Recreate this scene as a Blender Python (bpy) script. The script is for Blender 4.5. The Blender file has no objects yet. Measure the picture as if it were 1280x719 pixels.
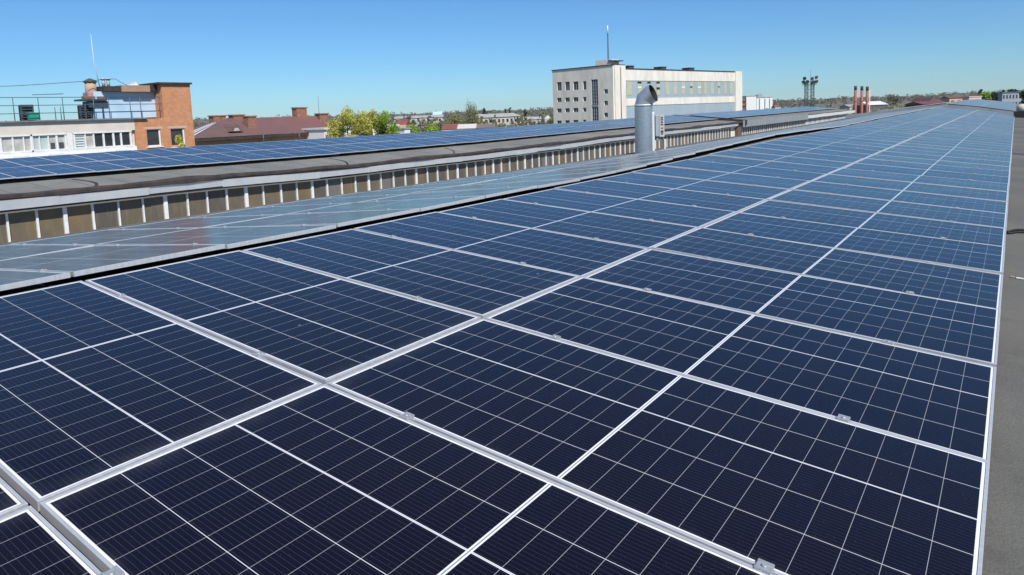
import bpy, bmesh, math, random
from mathutils import Vector, Matrix
R = math.radians
random.seed(7)
sc = bpy.context.scene
col = sc.collection

# ------------------------------------------------------------------ camera, sky, sun, exposure
PXF, PCX, PCY = 856.587, 640.0, 235.0          # focal length and principal point of the photograph (1280 px wide)
CAM = Vector((0.0282, -1.8358, 1.3385))
RIGHT = Vector((0.807170, 0.589106, -0.037814)); DOWN = Vector((0.033673, -0.109902, -0.993372)); FWD = Vector((-0.589357, 0.800547, -0.108547))
cam = bpy.data.cameras.new('camera'); camo = bpy.data.objects.new('camera', cam); col.objects.link(camo)
camo.matrix_world = Matrix(((RIGHT.x, -DOWN.x, -FWD.x, CAM.x), (RIGHT.y, -DOWN.y, -FWD.y, CAM.y), (RIGHT.z, -DOWN.z, -FWD.z, CAM.z), (0, 0, 0, 1)))
cam.sensor_width = 36; cam.sensor_fit = 'HORIZONTAL'; cam.lens = 36 * PXF / 1280
cam.shift_y = -(359.5 - PCY) / 1280
cam.clip_start = 0.05; cam.clip_end = 9000
sc.camera = camo
SUN_AZ, SUN_EL = 119.0, 48.0                   # clockwise from +Y
w = bpy.data.worlds.new('World'); sc.world = w; w.use_nodes = True
nt = w.node_tree; bg = nt.nodes['Background']
sky = nt.nodes.new('ShaderNodeTexSky'); sky.sky_type = 'NISHITA'; sky.sun_disc = False
sky.sun_elevation = R(SUN_EL); sky.sun_rotation = R(SUN_AZ)
sky.altitude = 2400; sky.air_density = 1.36; sky.dust_density = 0.0; sky.ozone_density = 6.0
wb = nt.nodes.new('ShaderNodeMix'); wb.data_type = 'RGBA'; wb.blend_type = 'MULTIPLY'; wb.inputs[0].default_value = 1.0   # camera white balance
wb.inputs[7].default_value = (0.55, 0.825, 1.055, 1)
nt.links.new(sky.outputs[0], wb.inputs[6]); nt.links.new(wb.outputs[2], bg.inputs[0]); bg.inputs[1].default_value = 0.098
sl = bpy.data.lights.new('sun', 'SUN'); sl.energy = 5.0; sl.angle = R(0.5); sl.color = (1.0, 0.96, 0.90)
so = bpy.data.objects.new('sun', sl); col.objects.link(so)
TOSUN = Vector((math.sin(R(SUN_AZ)) * math.cos(R(SUN_EL)), math.cos(R(SUN_AZ)) * math.cos(R(SUN_EL)), math.sin(R(SUN_EL))))
so.rotation_euler = TOSUN.to_track_quat('Z', 'Y').to_euler(); so.location = (20, -20, 40)
sc.view_settings.view_transform = 'Standard'; sc.view_settings.look = 'None'
sc.view_settings.exposure = 0.12; sc.view_settings.gamma = 1; sc.view_settings.use_curve_mapping = False

# ------------------------------------------------------------------ pixel rays of the photograph (for measuring only)
def ray(px, py):
    return RIGHT * ((px - PCX) / PXF) + DOWN * ((py - PCY) / PXF) + FWD
def hitx(px, py, x):
    d = ray(px, py); return CAM + d * ((x - CAM.x) / d.x)
def hity(px, py, y):
    d = ray(px, py); return CAM + d * ((y - CAM.y) / d.y)
def hitz(px, py, z):
    d = ray(px, py); return CAM + d * ((z - CAM.z) / d.z)
def at(px, py, depth):
    return CAM + ray(px, py) * depth
def hitp(px, py, p0, n):
    d = ray(px, py); return CAM + d * ((p0 - CAM).dot(n) / d.dot(n))
def pix(p):
    q = p - CAM; dz = q.dot(FWD)
    if dz < 0.05: return None
    return (PCX + PXF * q.dot(RIGHT) / dz, PCY + PXF * q.dot(DOWN) / dz)

# ------------------------------------------------------------------ node helpers and materials
class NB:
    def __init__(s, name):
        s.m = bpy.data.materials.new(name); s.m.use_nodes = True
        s.t = s.m.node_tree; s.b = s.t.nodes['Principled BSDF']
    def n(s, kind, **kw):
        x = s.t.nodes.new(kind)
        for k, v in kw.items(): setattr(x, k, v)
        return x
    def link(s, a, b): s.t.links.new(a, b)
    def math(s, op, a, b=None, c=None):
        x = s.n('ShaderNodeMath', operation=op)
        for i, v in enumerate((a, b, c)):
            if v is None: continue
            if isinstance(v, (int, float)): x.inputs[i].default_value = v
            else: s.link(v, x.inputs[i])
        return x.outputs[0]
    def mix(s, f, a, b):
        x = s.n('ShaderNodeMix', data_type='RGBA')
        for sock, v in ((x.inputs[0], f), (x.inputs[6], a), (x.inputs[7], b)):
            if isinstance(v, (int, float)): sock.default_value = v
            elif isinstance(v, tuple): sock.default_value = (*v[:3], 1)
            else: s.link(v, sock)
        return x.outputs[2]
    def noise(s, vec, scale, detail=4, rough=0.6):
        x = s.n('ShaderNodeTexNoise'); x.inputs['Scale'].default_value = scale
        x.inputs['Detail'].default_value = detail; x.inputs['Roughness'].default_value = rough
        if vec is not None: s.link(vec, x.inputs['Vector'])
        return x.outputs['Fac']
    def remap(s, v, a, b, c=0.0, d=1.0):
        x = s.n('ShaderNodeMapRange'); s.link(v, x.inputs[0])
        for i, k in enumerate((a, b, c, d)): x.inputs[i + 1].default_value = k
        return x.outputs[0]
    def pos(s):
        return s.n('ShaderNodeNewGeometry').outputs['Position']
    def objc(s):
        return s.n('ShaderNodeTexCoord').outputs['Object']

MATS = {}
def mat(name, c1, c2=None, rough=0.7, metal=0.0, scale=3.0, bump=0.0, bscale=40.0, stretch=None, spec=0.5, thr=(0.35, 0.65)):
    if name in MATS: return MATS[name]
    k = NB(name); p = k.pos()
    if stretch:
        mp = k.n('ShaderNodeMapping'); mp.inputs['Scale'].default_value = stretch; k.link(p, mp.inputs[0]); p = mp.outputs[0]
    if c2 is not None:
        f = k.remap(k.noise(p, scale, 5, 0.65), *thr)
        k.link(k.mix(f, c1, c2), k.b.inputs['Base Color'])
    else: k.b.inputs['Base Color'].default_value = (*c1, 1)
    k.b.inputs['Roughness'].default_value = rough; k.b.inputs['Metallic'].default_value = metal
    k.b.inputs['Specular IOR Level'].default_value = spec
    if bump:
        bn = k.n('ShaderNodeBump'); bn.inputs['Strength'].default_value = bump; bn.inputs['Distance'].default_value = 0.02
        k.link(k.noise(p, bscale, 3), bn.inputs['Height']); k.link(bn.outputs[0], k.b.inputs['Normal'])
    MATS[name] = k.m; return k.m

def cell_material():
    k = NB('solar_cells'); tc = k.objc()
    sp = k.n('ShaderNodeSeparateXYZ'); k.link(tc, sp.inputs[0]); X, Y = sp.outputs[0], sp.outputs[1]
    PX, PY, MG = 0.1055, 0.2115, 0.0085
    ax = k.math('ABSOLUTE', X); a = k.math('SUBTRACT', ax, MG)
    cx = k.math('DIVIDE', a, PX); fx = k.math('FRACT', cx)
    dx = k.math('MULTIPLY', k.math('MINIMUM', fx, k.math('SUBTRACT', 1.0, fx)), PX)
    lx = k.remap(dx, 0.0004, 0.0009, 1, 0)
    cy = k.math('DIVIDE', k.math('ADD', Y, 2.5 * PY), PY); fy = k.math('FRACT', cy)
    dy = k.math('MULTIPLY', k.math('MINIMUM', fy, k.math('SUBTRACT', 1.0, fy)), PY)
    ly = k.remap(dy, 0.0008, 0.0014, 1, 0)
    db = k.math('ABSOLUTE', k.math('ADD', Y, 0.5 * PY)); bold = k.remap(db, 0.0034, 0.0042, 1, 0)
    boldc = k.remap(db, 0.0010, 0.0016, 1, 0)
    mid = k.math('LESS_THAN', a, 0.0); midc = k.remap(ax, 0.0020, 0.0032, 1, 0)
    edge = k.math('MAXIMUM', k.math('GREATER_THAN', a, 11 * PX), k.math('GREATER_THAN', k.math('ABSOLUTE', Y), 2.5 * PY))
    # busbars and fingers
    fb = k.math('FRACT', k.math('MULTIPLY', cy, 12.0)); bus = k.math('LESS_THAN', k.math('ABSOLUTE', k.math('SUBTRACT', fb, 0.5)), 0.022)
    # colour of each cell and of each module
    cid = k.n('ShaderNodeCombineXYZ'); k.link(k.math('FLOOR', k.math('MULTIPLY', cx, k.math('SIGN', X))), cid.inputs[0]); k.link(k.math('FLOOR', cy), cid.inputs[1])
    oi = k.n('ShaderNodeObjectInfo'); k.link(k.math('MULTIPLY', oi.outputs['Random'], 91.0), cid.inputs[2])
    wn = k.n('ShaderNodeTexWhiteNoise'); k.link(cid.outputs[0], wn.inputs[0])
    base = k.mix(k.remap(oi.outputs['Random'], 0.35, 0.75), (0.0050, 0.0026, 0.0034), (0.0042, 0.0031, 0.0080))
    mh = k.n('ShaderNodeTexWhiteNoise', noise_dimensions='1D'); k.link(k.math('MULTIPLY', oi.outputs['Random'], 37.0), mh.inputs['W'])
    base = k.mix(k.remap(mh.outputs[0], 0.55, 1.0, 0, 0.75), base, (0.0058, 0.0046, 0.0110))
    cellc = k.mix(k.math('MULTIPLY', wn.outputs[0], 0.55), base, (0.0075, 0.0046, 0.0072))
    cellc = k.mix(k.math('MULTIPLY', bus, 0.16), cellc, (0.30, 0.32, 0.36))
    # specks of dust
    vo = k.n('ShaderNodeTexVoronoi'); vo.inputs['Scale'].default_value = 70; k.link(k.pos(), vo.inputs['Vector'])
    speck = k.math('MULTIPLY', k.math('LESS_THAN', vo.outputs['Distance'], 0.05), k.math('GREATER_THAN', k.noise(k.pos(), 9.0, 2), 0.52))
    cellc = k.mix(k.math('MULTIPLY', speck, 0.35), cellc, (0.5, 0.5, 0.5))
    white = (0.78, 0.79, 0.80)
    c = k.mix(k.math('MULTIPLY', lx, 0.55), cellc, white)
    c = k.mix(k.math('MULTIPLY', ly, 0.85), c, white)
    c = k.mix(bold, c, white); c = k.mix(k.math('MULTIPLY', boldc, 0.7), c, (0.2, 0.21, 0.24))
    c = k.mix(mid, c, white); c = k.mix(k.math('MULTIPLY', k.math('MULTIPLY', mid, midc), 0.75), c, (0.10, 0.11, 0.14))
    c = k.mix(edge, c, white)
    dust = k.remap(k.noise(k.pos(), 1.3, 6, 0.7), 0.35, 0.8, 0.0, 0.010)
    dust = k.math('MULTIPLY', dust, k.remap(mh.outputs[0], 0.0, 1.0, 1.7, 0.3))
    lowx = k.remap(X, 1.06, 1.178, 0.0, 1.0); sil = k.math('MULTIPLY', k.math('POWER', lowx, 2.0), k.remap(k.noise(k.pos(), 6.0, 5, 0.7), 0.35, 0.7, 0.0, 0.10))
    ey_ = k.remap(k.math('ABSOLUTE', Y), 0.46, 0.535, 0.0, 1.0); sil = k.math('ADD', sil, k.math('MULTIPLY', k.math('POWER', ey_, 3.0), k.remap(k.noise(k.pos(), 5.0, 5, 0.7), 0.45, 0.75, 0.0, 0.07)))
    drop = k.n('ShaderNodeTexVoronoi'); drop.inputs['Scale'].default_value = 1.6; k.link(k.pos(), drop.inputs['Vector'])
    spot = k.math('MULTIPLY', k.math('LESS_THAN', k.math('ADD', drop.outputs['Distance'], k.math('MULTIPLY', k.noise(k.pos(), 60.0, 2), 0.02)), 0.026), 0.55)
    dust = k.math('ADD', dust, k.math('ADD', sil, spot))
    c = k.mix(dust, c, (0.35, 0.33, 0.30))
    k.link(c, k.b.inputs['Base Color'])
    k.link(k.remap(k.noise(k.pos(), 2.2, 4), 0.3, 0.7, 0.16, 0.21), k.b.inputs['Roughness'])
    k.b.inputs['IOR'].default_value = 1.43
    k.b.inputs['Sheen Weight'].default_value = 0.27; k.b.inputs['Sheen Roughness'].default_value = 0.10; k.b.inputs['Sheen Tint'].default_value = (0.95, 0.93, 0.9, 1)   # film of dust
    bn = k.n('ShaderNodeBump'); bn.inputs['Strength'].default_value = 0.012; bn.inputs['Distance'].default_value = 0.05
    k.link(k.noise(k.pos(), 1.1, 2), bn.inputs['Height']); k.link(bn.outputs[0], k.b.inputs['Normal'])
    return k.m
M_CELL = cell_material()
M_ALU = mat('anodised_aluminium', (0.57, 0.58, 0.59), (0.47, 0.48, 0.49), rough=0.40, metal=0.30, scale=6, stretch=(1, 8, 1))
M_CLAMP = mat('clamp_steel', (0.52, 0.53, 0.54), (0.42, 0.43, 0.44), rough=0.45, metal=0.5, scale=30)
M_BACK = mat('backsheet', (0.6, 0.6, 0.6), rough=0.6)

def bitumen(name, c1, c2, seam_axis='Y', seam=1.0):
    k = NB(name); p = k.pos(); sp = k.n('ShaderNodeSeparateXYZ'); k.link(p, sp.inputs[0])
    n1 = k.noise(p, 0.9, 6, 0.7); n2 = k.noise(p, 140.0, 2, 0.6); n3 = k.noise(p, 0.25, 3)
    c = k.mix(k.remap(n1, 0.3, 0.7), c1, c2)
    c = k.mix(k.remap(n2, 0.25, 0.75, 0, 0.55), c, tuple(v * 0.45 for v in c1))
    pt = k.n('ShaderNodeTexVoronoi'); pt.inputs['Scale'].default_value = 0.9; k.link(p, pt.inputs['Vector'])
    c = k.mix(k.math('MULTIPLY', k.remap(k.noise(p, 2.6, 5, 0.75), 0.52, 0.62), 0.35), c, tuple(v * 0.6 for v in c1))
    c = k.mix(k.remap(n3, 0.45, 0.7, 0, 0.45), c, (c2[0] * 1.25, c2[1] * 1.2, c2[2] * 1.1))
    s = k.math('ADD', sp.outputs[1 if seam_axis == 'Y' else 0], k.math('MULTIPLY', k.math('SUBTRACT', k.noise(p, 1.2, 3), 0.5), 0.12))
    f = k.math('FRACT', k.math('DIVIDE', s, seam)); d = k.math('MINIMUM', f, k.math('SUBTRACT', 1.0, f))
    c = k.mix(k.remap(d, 0.006, 0.02, 0.75, 0), c, (0.035, 0.035, 0.034))
    k.link(c, k.b.inputs['Base Color']); k.b.inputs['Roughness'].default_value = 0.85
    k.b.inputs['Specular IOR Level'].default_value = 0.25
    bn = k.n('ShaderNodeBump'); bn.inputs['Strength'].default_value = 0.35; bn.inputs['Distance'].default_value = 0.01
    k.link(k.noise(p, 90, 3), bn.inputs['Height']); k.link(bn.outputs[0], k.b.inputs['Normal'])
    return k.m
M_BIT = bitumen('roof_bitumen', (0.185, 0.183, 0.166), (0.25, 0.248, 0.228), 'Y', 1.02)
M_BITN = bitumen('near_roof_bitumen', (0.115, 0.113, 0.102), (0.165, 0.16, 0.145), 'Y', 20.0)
M_BITD = mat('shade_dark_bitumen', (0.022, 0.020, 0.019), (0.062, 0.044, 0.038), rough=0.9, scale=2.0, bump=0.4)  # bitumen, darkened so the far eave front carries its shadow as colour
M_GALV = mat('galvanised_sheet', (0.58, 0.61, 0.62), (0.70, 0.72, 0.72), rough=0.5, metal=0.12, scale=1.3)
M_GALVD = mat('weathered_galvanised', (0.27, 0.30, 0.31), (0.38, 0.41, 0.42), rough=0.55, metal=0.2, scale=0.8, stretch=(1, 3, 0.4))
M_WHITE = mat('white_paint', (0.78, 0.78, 0.76), (0.66, 0.65, 0.62), rough=0.55, scale=5)
M_CREAM = mat('cream_render', (0.66, 0.60, 0.52), (0.56, 0.50, 0.43), rough=0.85, scale=0.6)
M_BEIGE = mat('pale_concrete_panel', (0.80, 0.73, 0.64), (0.62, 0.56, 0.48), rough=0.85, scale=0.5, stretch=(1, 1, 0.22), thr=(0.42, 0.72))
M_BEIGEW = mat('whitewashed_panel', (0.76, 0.72, 0.64), (0.58, 0.54, 0.47), rough=0.85, scale=0.45, stretch=(1, 1, 0.3), thr=(0.40, 0.75))
M_BLUEW = mat('pale_blue_wall', (0.36, 0.52, 0.67), (0.46, 0.60, 0.72), rough=0.85, scale=0.8)
M_PANELBLUE = mat('blue_grey_cladding', (0.30, 0.37, 0.42), (0.36, 0.42, 0.46), rough=0.6, scale=0.2, stretch=(1, 1, 0.3))
M_GLASSD = mat('dark_window_glass', (0.02, 0.025, 0.03), (0.05, 0.055, 0.06), rough=0.08, scale=1.0)
M_GLASSL = mat('beige_reflection_glass', (0.36, 0.36, 0.32), (0.5, 0.5, 0.46), rough=0.15, scale=1.5)  # beige reflections are put into the pane colour
M_GLASSG = mat('greenish_window_glass', (0.36, 0.44, 0.42), (0.46, 0.52, 0.5), rough=0.15, scale=1.5)
M_FROST = mat('frosted_yellow_glass', (0.42, 0.42, 0.27), (0.52, 0.50, 0.36), rough=0.4, scale=0.6)
M_BLACK = mat('black_rubber', (0.012, 0.012, 0.012), rough=0.7)
M_DARKM = mat('dark_painted_steel', (0.04, 0.05, 0.06), (0.07, 0.08, 0.09), rough=0.5, scale=3)
M_RAIL = mat('blue_green_rail_paint', (0.06, 0.13, 0.17), rough=0.5)
M_RUSTRED = mat('rust_red_pipe', (0.36, 0.125, 0.09), (0.26, 0.09, 0.065), rough=0.7, scale=2.5, stretch=(1, 1, 0.5))
M_ROOFRED = mat('brown_red_sheet_roof', (0.20, 0.085, 0.075), (0.13, 0.075, 0.07), rough=0.65, scale=0.35)
M_ROOFRED2 = mat('red_sheet_roof', (0.27, 0.085, 0.07), (0.17, 0.07, 0.06), rough=0.65, scale=0.3)
M_PINK = mat('pink_render', (0.62, 0.40, 0.30), (0.52, 0.33, 0.25), rough=0.85, scale=0.5)
M_GREEN = mat('green_painted_box', (0.02, 0.26, 0.18), rough=0.5)
M_GREYB = mat('grey_blue_facade', (0.24, 0.28, 0.34), (0.30, 0.33, 0.38), rough=0.7, scale=0.4)
M_ASB = mat('grey_sheet_roof', (0.40, 0.39, 0.37), (0.30, 0.29, 0.27), rough=0.8, scale=0.4)
M_OCHRE = mat('yellow_lichen_paint', (0.45, 0.38, 0.08), (0.42, 0.22, 0.30), rough=0.8, scale=1.5)
M_PURPLE = mat('faded_purple_paint', (0.36, 0.18, 0.28), (0.45, 0.3, 0.2), rough=0.8, scale=2.5)

def lantern_glass():
    k = NB('brown_patterned_glass'); p = k.pos(); sp = k.n('ShaderNodeSeparateXYZ'); k.link(p, sp.inputs[0])
    cell = k.math('FLOOR', k.math('DIVIDE', k.math('ADD', sp.outputs[1], 0.0), 0.705))
    cb = k.n('ShaderNodeCombineXYZ'); k.link(cell, cb.inputs[0])
    wn = k.n('ShaderNodeTexWhiteNoise'); k.link(cb.outputs[0], wn.inputs[0])
    c = k.mix(k.remap(wn.outputs[0], .25, .75), (0.105, 0.095, 0.078), (0.19, 0.142, 0.078))
    c = k.mix(k.remap(k.noise(p, 2.0, 4), 0.35, 0.7, 0, 0.65), c, (0.10, 0.09, 0.075))
    c = k.mix(k.math('MULTIPLY', k.math('GREATER_THAN', wn.outputs[0], 0.88), 0.8), c, (0.15, 0.155, 0.15))
    mp = k.n('ShaderNodeMapping'); mp.inputs['Scale'].default_value = (1, 5, .8); k.link(p, mp.inputs[0])
    c = k.mix(k.remap(k.noise(mp.outputs[0], 1.6, 5, .7), .5, .75, 0, .45), c, (0.24, 0.21, 0.165))
    k.link(c, k.b.inputs['Base Color']); k.b.inputs['Roughness'].default_value = 0.32; k.b.inputs['Specular IOR Level'].default_value = 0.4
    return k.m
M_LGLASS = lantern_glass()

def brick(name, c1, c2, mortar, axis='YZ'):
    k = NB(name); sp = k.n('ShaderNodeSeparateXYZ'); p = k.pos(); k.link(p, sp.inputs[0])
    cb = k.n('ShaderNodeCombineXYZ'); k.link(k.math('ADD', sp.outputs[1], sp.outputs[0]), cb.inputs[0]); k.link(sp.outputs[2], cb.inputs[1])
    b = k.n('ShaderNodeTexBrick'); k.link(cb.outputs[0], b.inputs['Vector']); b.inputs['Scale'].default_value = 1.0
    b.inputs['Brick Width'].default_value = 0.26; b.inputs['Row Height'].default_value = 0.078; b.inputs['Mortar Size'].default_value = 0.006
    b.inputs['Color1'].default_value = (*c1, 1); b.inputs['Color2'].default_value = (*c2, 1); b.inputs['Mortar'].default_value = (*mortar, 1)
    v = k.n('ShaderNodeTexVoronoi'); v.inputs['Scale'].default_value = 2.6; k.link(p, v.inputs['Vector'])
    c = k.mix(k.remap(k.noise(p, 1.7, 5, 0.8), 0.42, 0.70, 0, 0.5), b.outputs[0], tuple(x * 0.55 for x in c1))
    c = k.mix(k.remap(k.noise(p, 3.2, 4, 0.8), 0.52, 0.66, 0, 0.4), c, (0.66, 0.42, 0.26))
    k.link(c, k.b.inputs['Base Color']); k.b.inputs['Roughness'].default_value = 0.9; k.b.inputs['Specular IOR Level'].default_value = 0.2
    return k.m
M_BRICK = brick('orange_brick', (0.58, 0.25, 0.11), (0.49, 0.195, 0.085), (0.5, 0.38, 0.28))
M_BRICKD = brick('dark_brick', (0.30, 0.13, 0.08), (0.22, 0.10, 0.065), (0.28, 0.22, 0.18))

def leaf(name, c1, c2, c3):
    k = NB(name); p = k.pos()
    c = k.mix(k.remap(k.noise(p, 0.7, 3), 0.35, 0.65), c1, c2)
    wn = k.n('ShaderNodeTexNoise'); wn.inputs['Scale'].default_value = 5.0; k.link(p, wn.inputs['Vector'])
    c = k.mix(k.remap(wn.outputs['Fac'], 0.45, 0.7, 0, 0.8), c, c3)
    k.link(c, k.b.inputs['Base Color']); k.b.inputs['Roughness'].default_value = 0.7; k.b.inputs['Specular IOR Level'].default_value = 0.2
    tr = k.n('ShaderNodeBsdfTranslucent'); k.link(c, tr.inputs[0]); ms = k.n('ShaderNodeMixShader'); ms.inputs[0].default_value = 0.35
    k.link(k.b.outputs[0], ms.inputs[1]); k.link(tr.outputs[0], ms.inputs[2])
    k.link(ms.outputs[0], k.t.nodes['Material Output'].inputs[0])
    return k.m
M_LEAFY = leaf('spring_yellow_leaves', (0.56, 0.55, 0.11), (0.44, 0.48, 0.09), (0.52, 0.42, 0.17))
M_LEAFG = leaf('fresh_green_leaves', (0.30, 0.42, 0.05), (0.22, 0.34, 0.04), (0.40, 0.46, 0.08))
M_LEAFO = leaf('olive_bud_leaves', (0.27, 0.27, 0.12), (0.20, 0.21, 0.09), (0.30, 0.26, 0.17))
M_LEAFB = leaf('bare_brown_twigs', (0.23, 0.195, 0.145), (0.17, 0.155, 0.115), (0.17, 0.18, 0.10))
M_LEAFD = leaf('dark_conifer_needles', (0.03, 0.055, 0.022), (0.04, 0.065, 0.025), (0.07, 0.095, 0.03))
M_BARK = mat('grey_brown_bark', (0.12, 0.095, 0.075), (0.08, 0.065, 0.05), rough=0.95, scale=6)

def ground_mat():
    k = NB('ground'); p = k.pos()
    c = k.mix(k.remap(k.noise(p, 0.02, 6, 0.65), 0.35, 0.65), (0.13, 0.15, 0.05), (0.20, 0.175, 0.11))
    c = k.mix(k.remap(k.noise(p, 0.11, 5, 0.7), 0.45, 0.7), c, (0.07, 0.095, 0.025))
    k.link(c, k.b.inputs['Base Color']); k.b.inputs['Roughness'].default_value = 0.95; k.b.inputs['Specular IOR Level'].default_value = 0.1
    return k.m
M_GROUND = ground_mat()
def hill_mat():
    k = NB('wooded_hill'); p = k.pos()
    c = k.mix(k.remap(k.noise(p, 0.012, 6, 0.7), 0.35, 0.65), (0.16, 0.145, 0.11), (0.12, 0.125, 0.085))
    c = k.mix(k.remap(k.noise(p, 0.12, 4, 0.7), 0.4, 0.75), c, (0.17, 0.155, 0.125))
    k.link(c, k.b.inputs['Base Color']); k.b.inputs['Roughness'].default_value = 0.95; k.b.inputs['Specular IOR Level'].default_value = 0.1
    return k.m
M_HILL = hill_mat()

# ------------------------------------------------------------------ mesh helpers
def lerp_table(t, v):
    if v <= t[0][0]:
        (a, fa), (b, fb) = t[0], t[1]
        return fa
    for (a, fa), (b, fb) in zip(t, t[1:]):
        if v <= b: return fa + (fb - fa) * (v - a) / (b - a)
    return t[-1][1]
class MB:
    def __init__(s): s.bm = bmesh.new()
    def face(s, pts, mi=0):
        f = s.bm.faces.new([s.bm.verts.new(p) for p in pts]); f.material_index = mi; return f
    def box(s, c, d, rot=None, mi=0):
        c = Vector(c); hx, hy, hz = d[0] / 2, d[1] / 2, d[2] / 2; vs = []
        for x in (-hx, hx):
            for y in (-hy, hy):
                for z in (-hz, hz):
                    v = Vector((x, y, z)); v = (rot @ v) if rot is not None else v
                    vs.append(s.bm.verts.new(c + v))
        for q in ((0, 1, 3, 2), (4, 6, 7, 5), (0, 4, 5, 1), (2, 3, 7, 6), (0, 2, 6, 4), (1, 5, 7, 3)):
            f = s.bm.faces.new([vs[i] for i in q]); f.material_index = mi
        return s
    def hexa(s, b, t, mi=0):                       # bottom and top quads, same winding
        vb = [s.bm.verts.new(p) for p in b]; vt = [s.bm.verts.new(p) for p in t]; n = len(vb)
        fs = [s.bm.faces.new(list(reversed(vb))), s.bm.faces.new(vt)]
        for i in range(n):
            j = (i + 1) % n; fs.append(s.bm.faces.new((vb[i], vb[j], vt[j], vt[i])))
        for f in fs: f.material_index = mi
        return s
    def tube(s, pts, r, seg=8, mi=0, caps=True):
        pts = [Vector(p) for p in pts]; rings = []
        rs = r if isinstance(r, (list, tuple)) else [r] * len(pts)
        for i, p in enumerate(pts):
            d = (pts[min(i + 1, len(pts) - 1)] - pts[max(i - 1, 0)]).normalized()
            up = Vector((0, 0, 1)) if abs(d.z) < 0.9 else Vector((1, 0, 0))
            a = d.cross(up).normalized(); b = d.cross(a).normalized()
            rings.append([s.bm.verts.new(p + a * (rs[i] * math.cos(2 * math.pi * k / seg)) + b * (rs[i] * math.sin(2 * math.pi * k / seg))) for k in range(seg)])
        for r0, r1 in zip(rings, rings[1:]):
            for k in range(seg):
                f = s.bm.faces.new((r0[k], r0[(k + 1) % seg], r1[(k + 1) % seg], r1[k])); f.material_index = mi; f.smooth = True
        if caps:
            for rr in (rings[0], rings[-1]):
                f = s.bm.faces.new(rr); f.material_index = mi
        return s
    def grid(s, xs, ys, fn, mi=0):
        vv = [[s.bm.verts.new((x, y, fn(x, y))) for y in ys] for x in xs]
        for i in range(len(xs) - 1):
            for j in range(len(ys) - 1):
                f = s.bm.faces.new((vv[i][j], vv[i + 1][j], vv[i + 1][j + 1], vv[i][j + 1])); f.material_index = mi
        return s
    def build(s, name, m, parent=None, bevel=0.0, loc=None):
        bmesh.ops.recalc_face_normals(s.bm, faces=s.bm.faces[:])
        me = bpy.data.meshes.new(name); s.bm.to_mesh(me); s.bm.free()
        for q in (m if isinstance(m, (list, tuple)) else [m]): me.materials.append(q)
        o = bpy.data.objects.new(name, me); col.objects.link(o)
        if parent is not None:
            o.parent = parent
            o.matrix_parent_inverse = Matrix.Translation(-WLOC[parent.name]) if parent.name in WLOC else Matrix()
            WLOC[o.name] = WLOC.get(parent.name, Vector()).copy() if False else Vector()
        if bevel:
            b = o.modifiers.new('bevel', 'BEVEL'); b.width = bevel; b.segments = 2; b.limit_method = 'ANGLE'
        return o
WLOC = {}
def thing(name, label, cat, loc=(0, 0, 0), group=None):
    o = bpy.data.objects.new(name, None); col.objects.link(o); o.empty_display_size = 0.3
    o.location = loc; o['label'] = label; o['category'] = cat
    if group: o['group'] = group
    WLOC[o.name] = Vector(loc); return o
def tag(o, label, cat, group=None, kind=None):
    if label: o['label'] = label
    if cat: o['category'] = cat
    if group: o['group'] = group
    if kind: o['kind'] = kind
    return o

# ------------------------------------------------------------------ heights of the roofs (metres, from measurements of the photograph)
ZE = [(-6, 0.02), (0, 0.0), (12, -0.04), (30, -0.12), (66, -0.26)]
ZA = [(-6, 0.20), (0, 0.19), (5, 0.176), (12, 0.165), (30, 0.18), (66, 0.19)]
ZD = [(-6, 0.39), (0, 0.38), (3.4, 0.352), (8, 0.355), (12, 0.41), (16, 0.44), (24, 0.42), (33, 0.46), (44, 0.48), (66, 0.52)]
ZL = [(-6, 0.41), (0, 0.388), (3.4, 0.368), (8, 0.375), (12, 0.46), (17, 0.54), (22, 0.49), (26, 0.435), (33, 0.48), (44, 0.50), (66, 0.54)]
ZM = [(-6, -0.02), (0, -0.02), (6, -0.02), (12, -0.08), (19, -0.12), (40, -0.06), (55, -0.02), (66, 0.06)]
ZN = [(-6, 0.0), (6, -0.01), (10, -0.04), (17, -0.12), (28, -0.14), (43, -0.05), (66, 0.0), (125, 0.08)]
ZR = [(-6, 0.42), (7, 0.41), (13, 0.43), (21, 0.41), (34, 0.38), (45, 0.40), (66, 0.50), (125, 0.52)]
XE, XA, XD, XL, XM = 0.0, -2.3865, -4.7729, -5.03, -9.80
XN, XR = -24.0, -28.77
Y0, Y1, Y2 = -9.0, 66.4, 126.0
def zarr(x, y):
    """height of the module plane above the near lantern"""
    ks = ((XM, ZM), (XL, ZL), (XD, ZD), (XA, ZA), (XE, ZE))
    if x >= XE: return lerp_table(ZE, y) - 0.0795 * (x - XE)
    if x <= XM: return lerp_table(ZM, y) + 0.08 * (x - XM)
    for (xa, ta), (xb, tb) in zip(ks, ks[1:]):
        if x <= xb:
            t = (x - xa) / (xb - xa); return lerp_table(ta, y) * (1 - t) + lerp_table(tb, y) * t
def zroof1(x, y): return zarr(x, y) - 0.115
def zarr2(x, y):
    n, r = lerp_table(ZN, y), lerp_table(ZR, y); s = (r - n) / (XR - XN)
    if x < XR - 0.12: return r + s * (x - XR) * -1 - 0.01
    return n + s * (x - XN)
def zroof2(x, y): return zarr2(x, y) - 0.125 - 0.055 * max(0.0, min(1.0, (-21.6 - x) / 2.2)) + 0.015 * math.sin(y * 0.7) * (1 if x > -23.5 else 0)
def frange(a, b, n): return [a + (b - a) * i / n for i in range(n + 1)]

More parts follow.
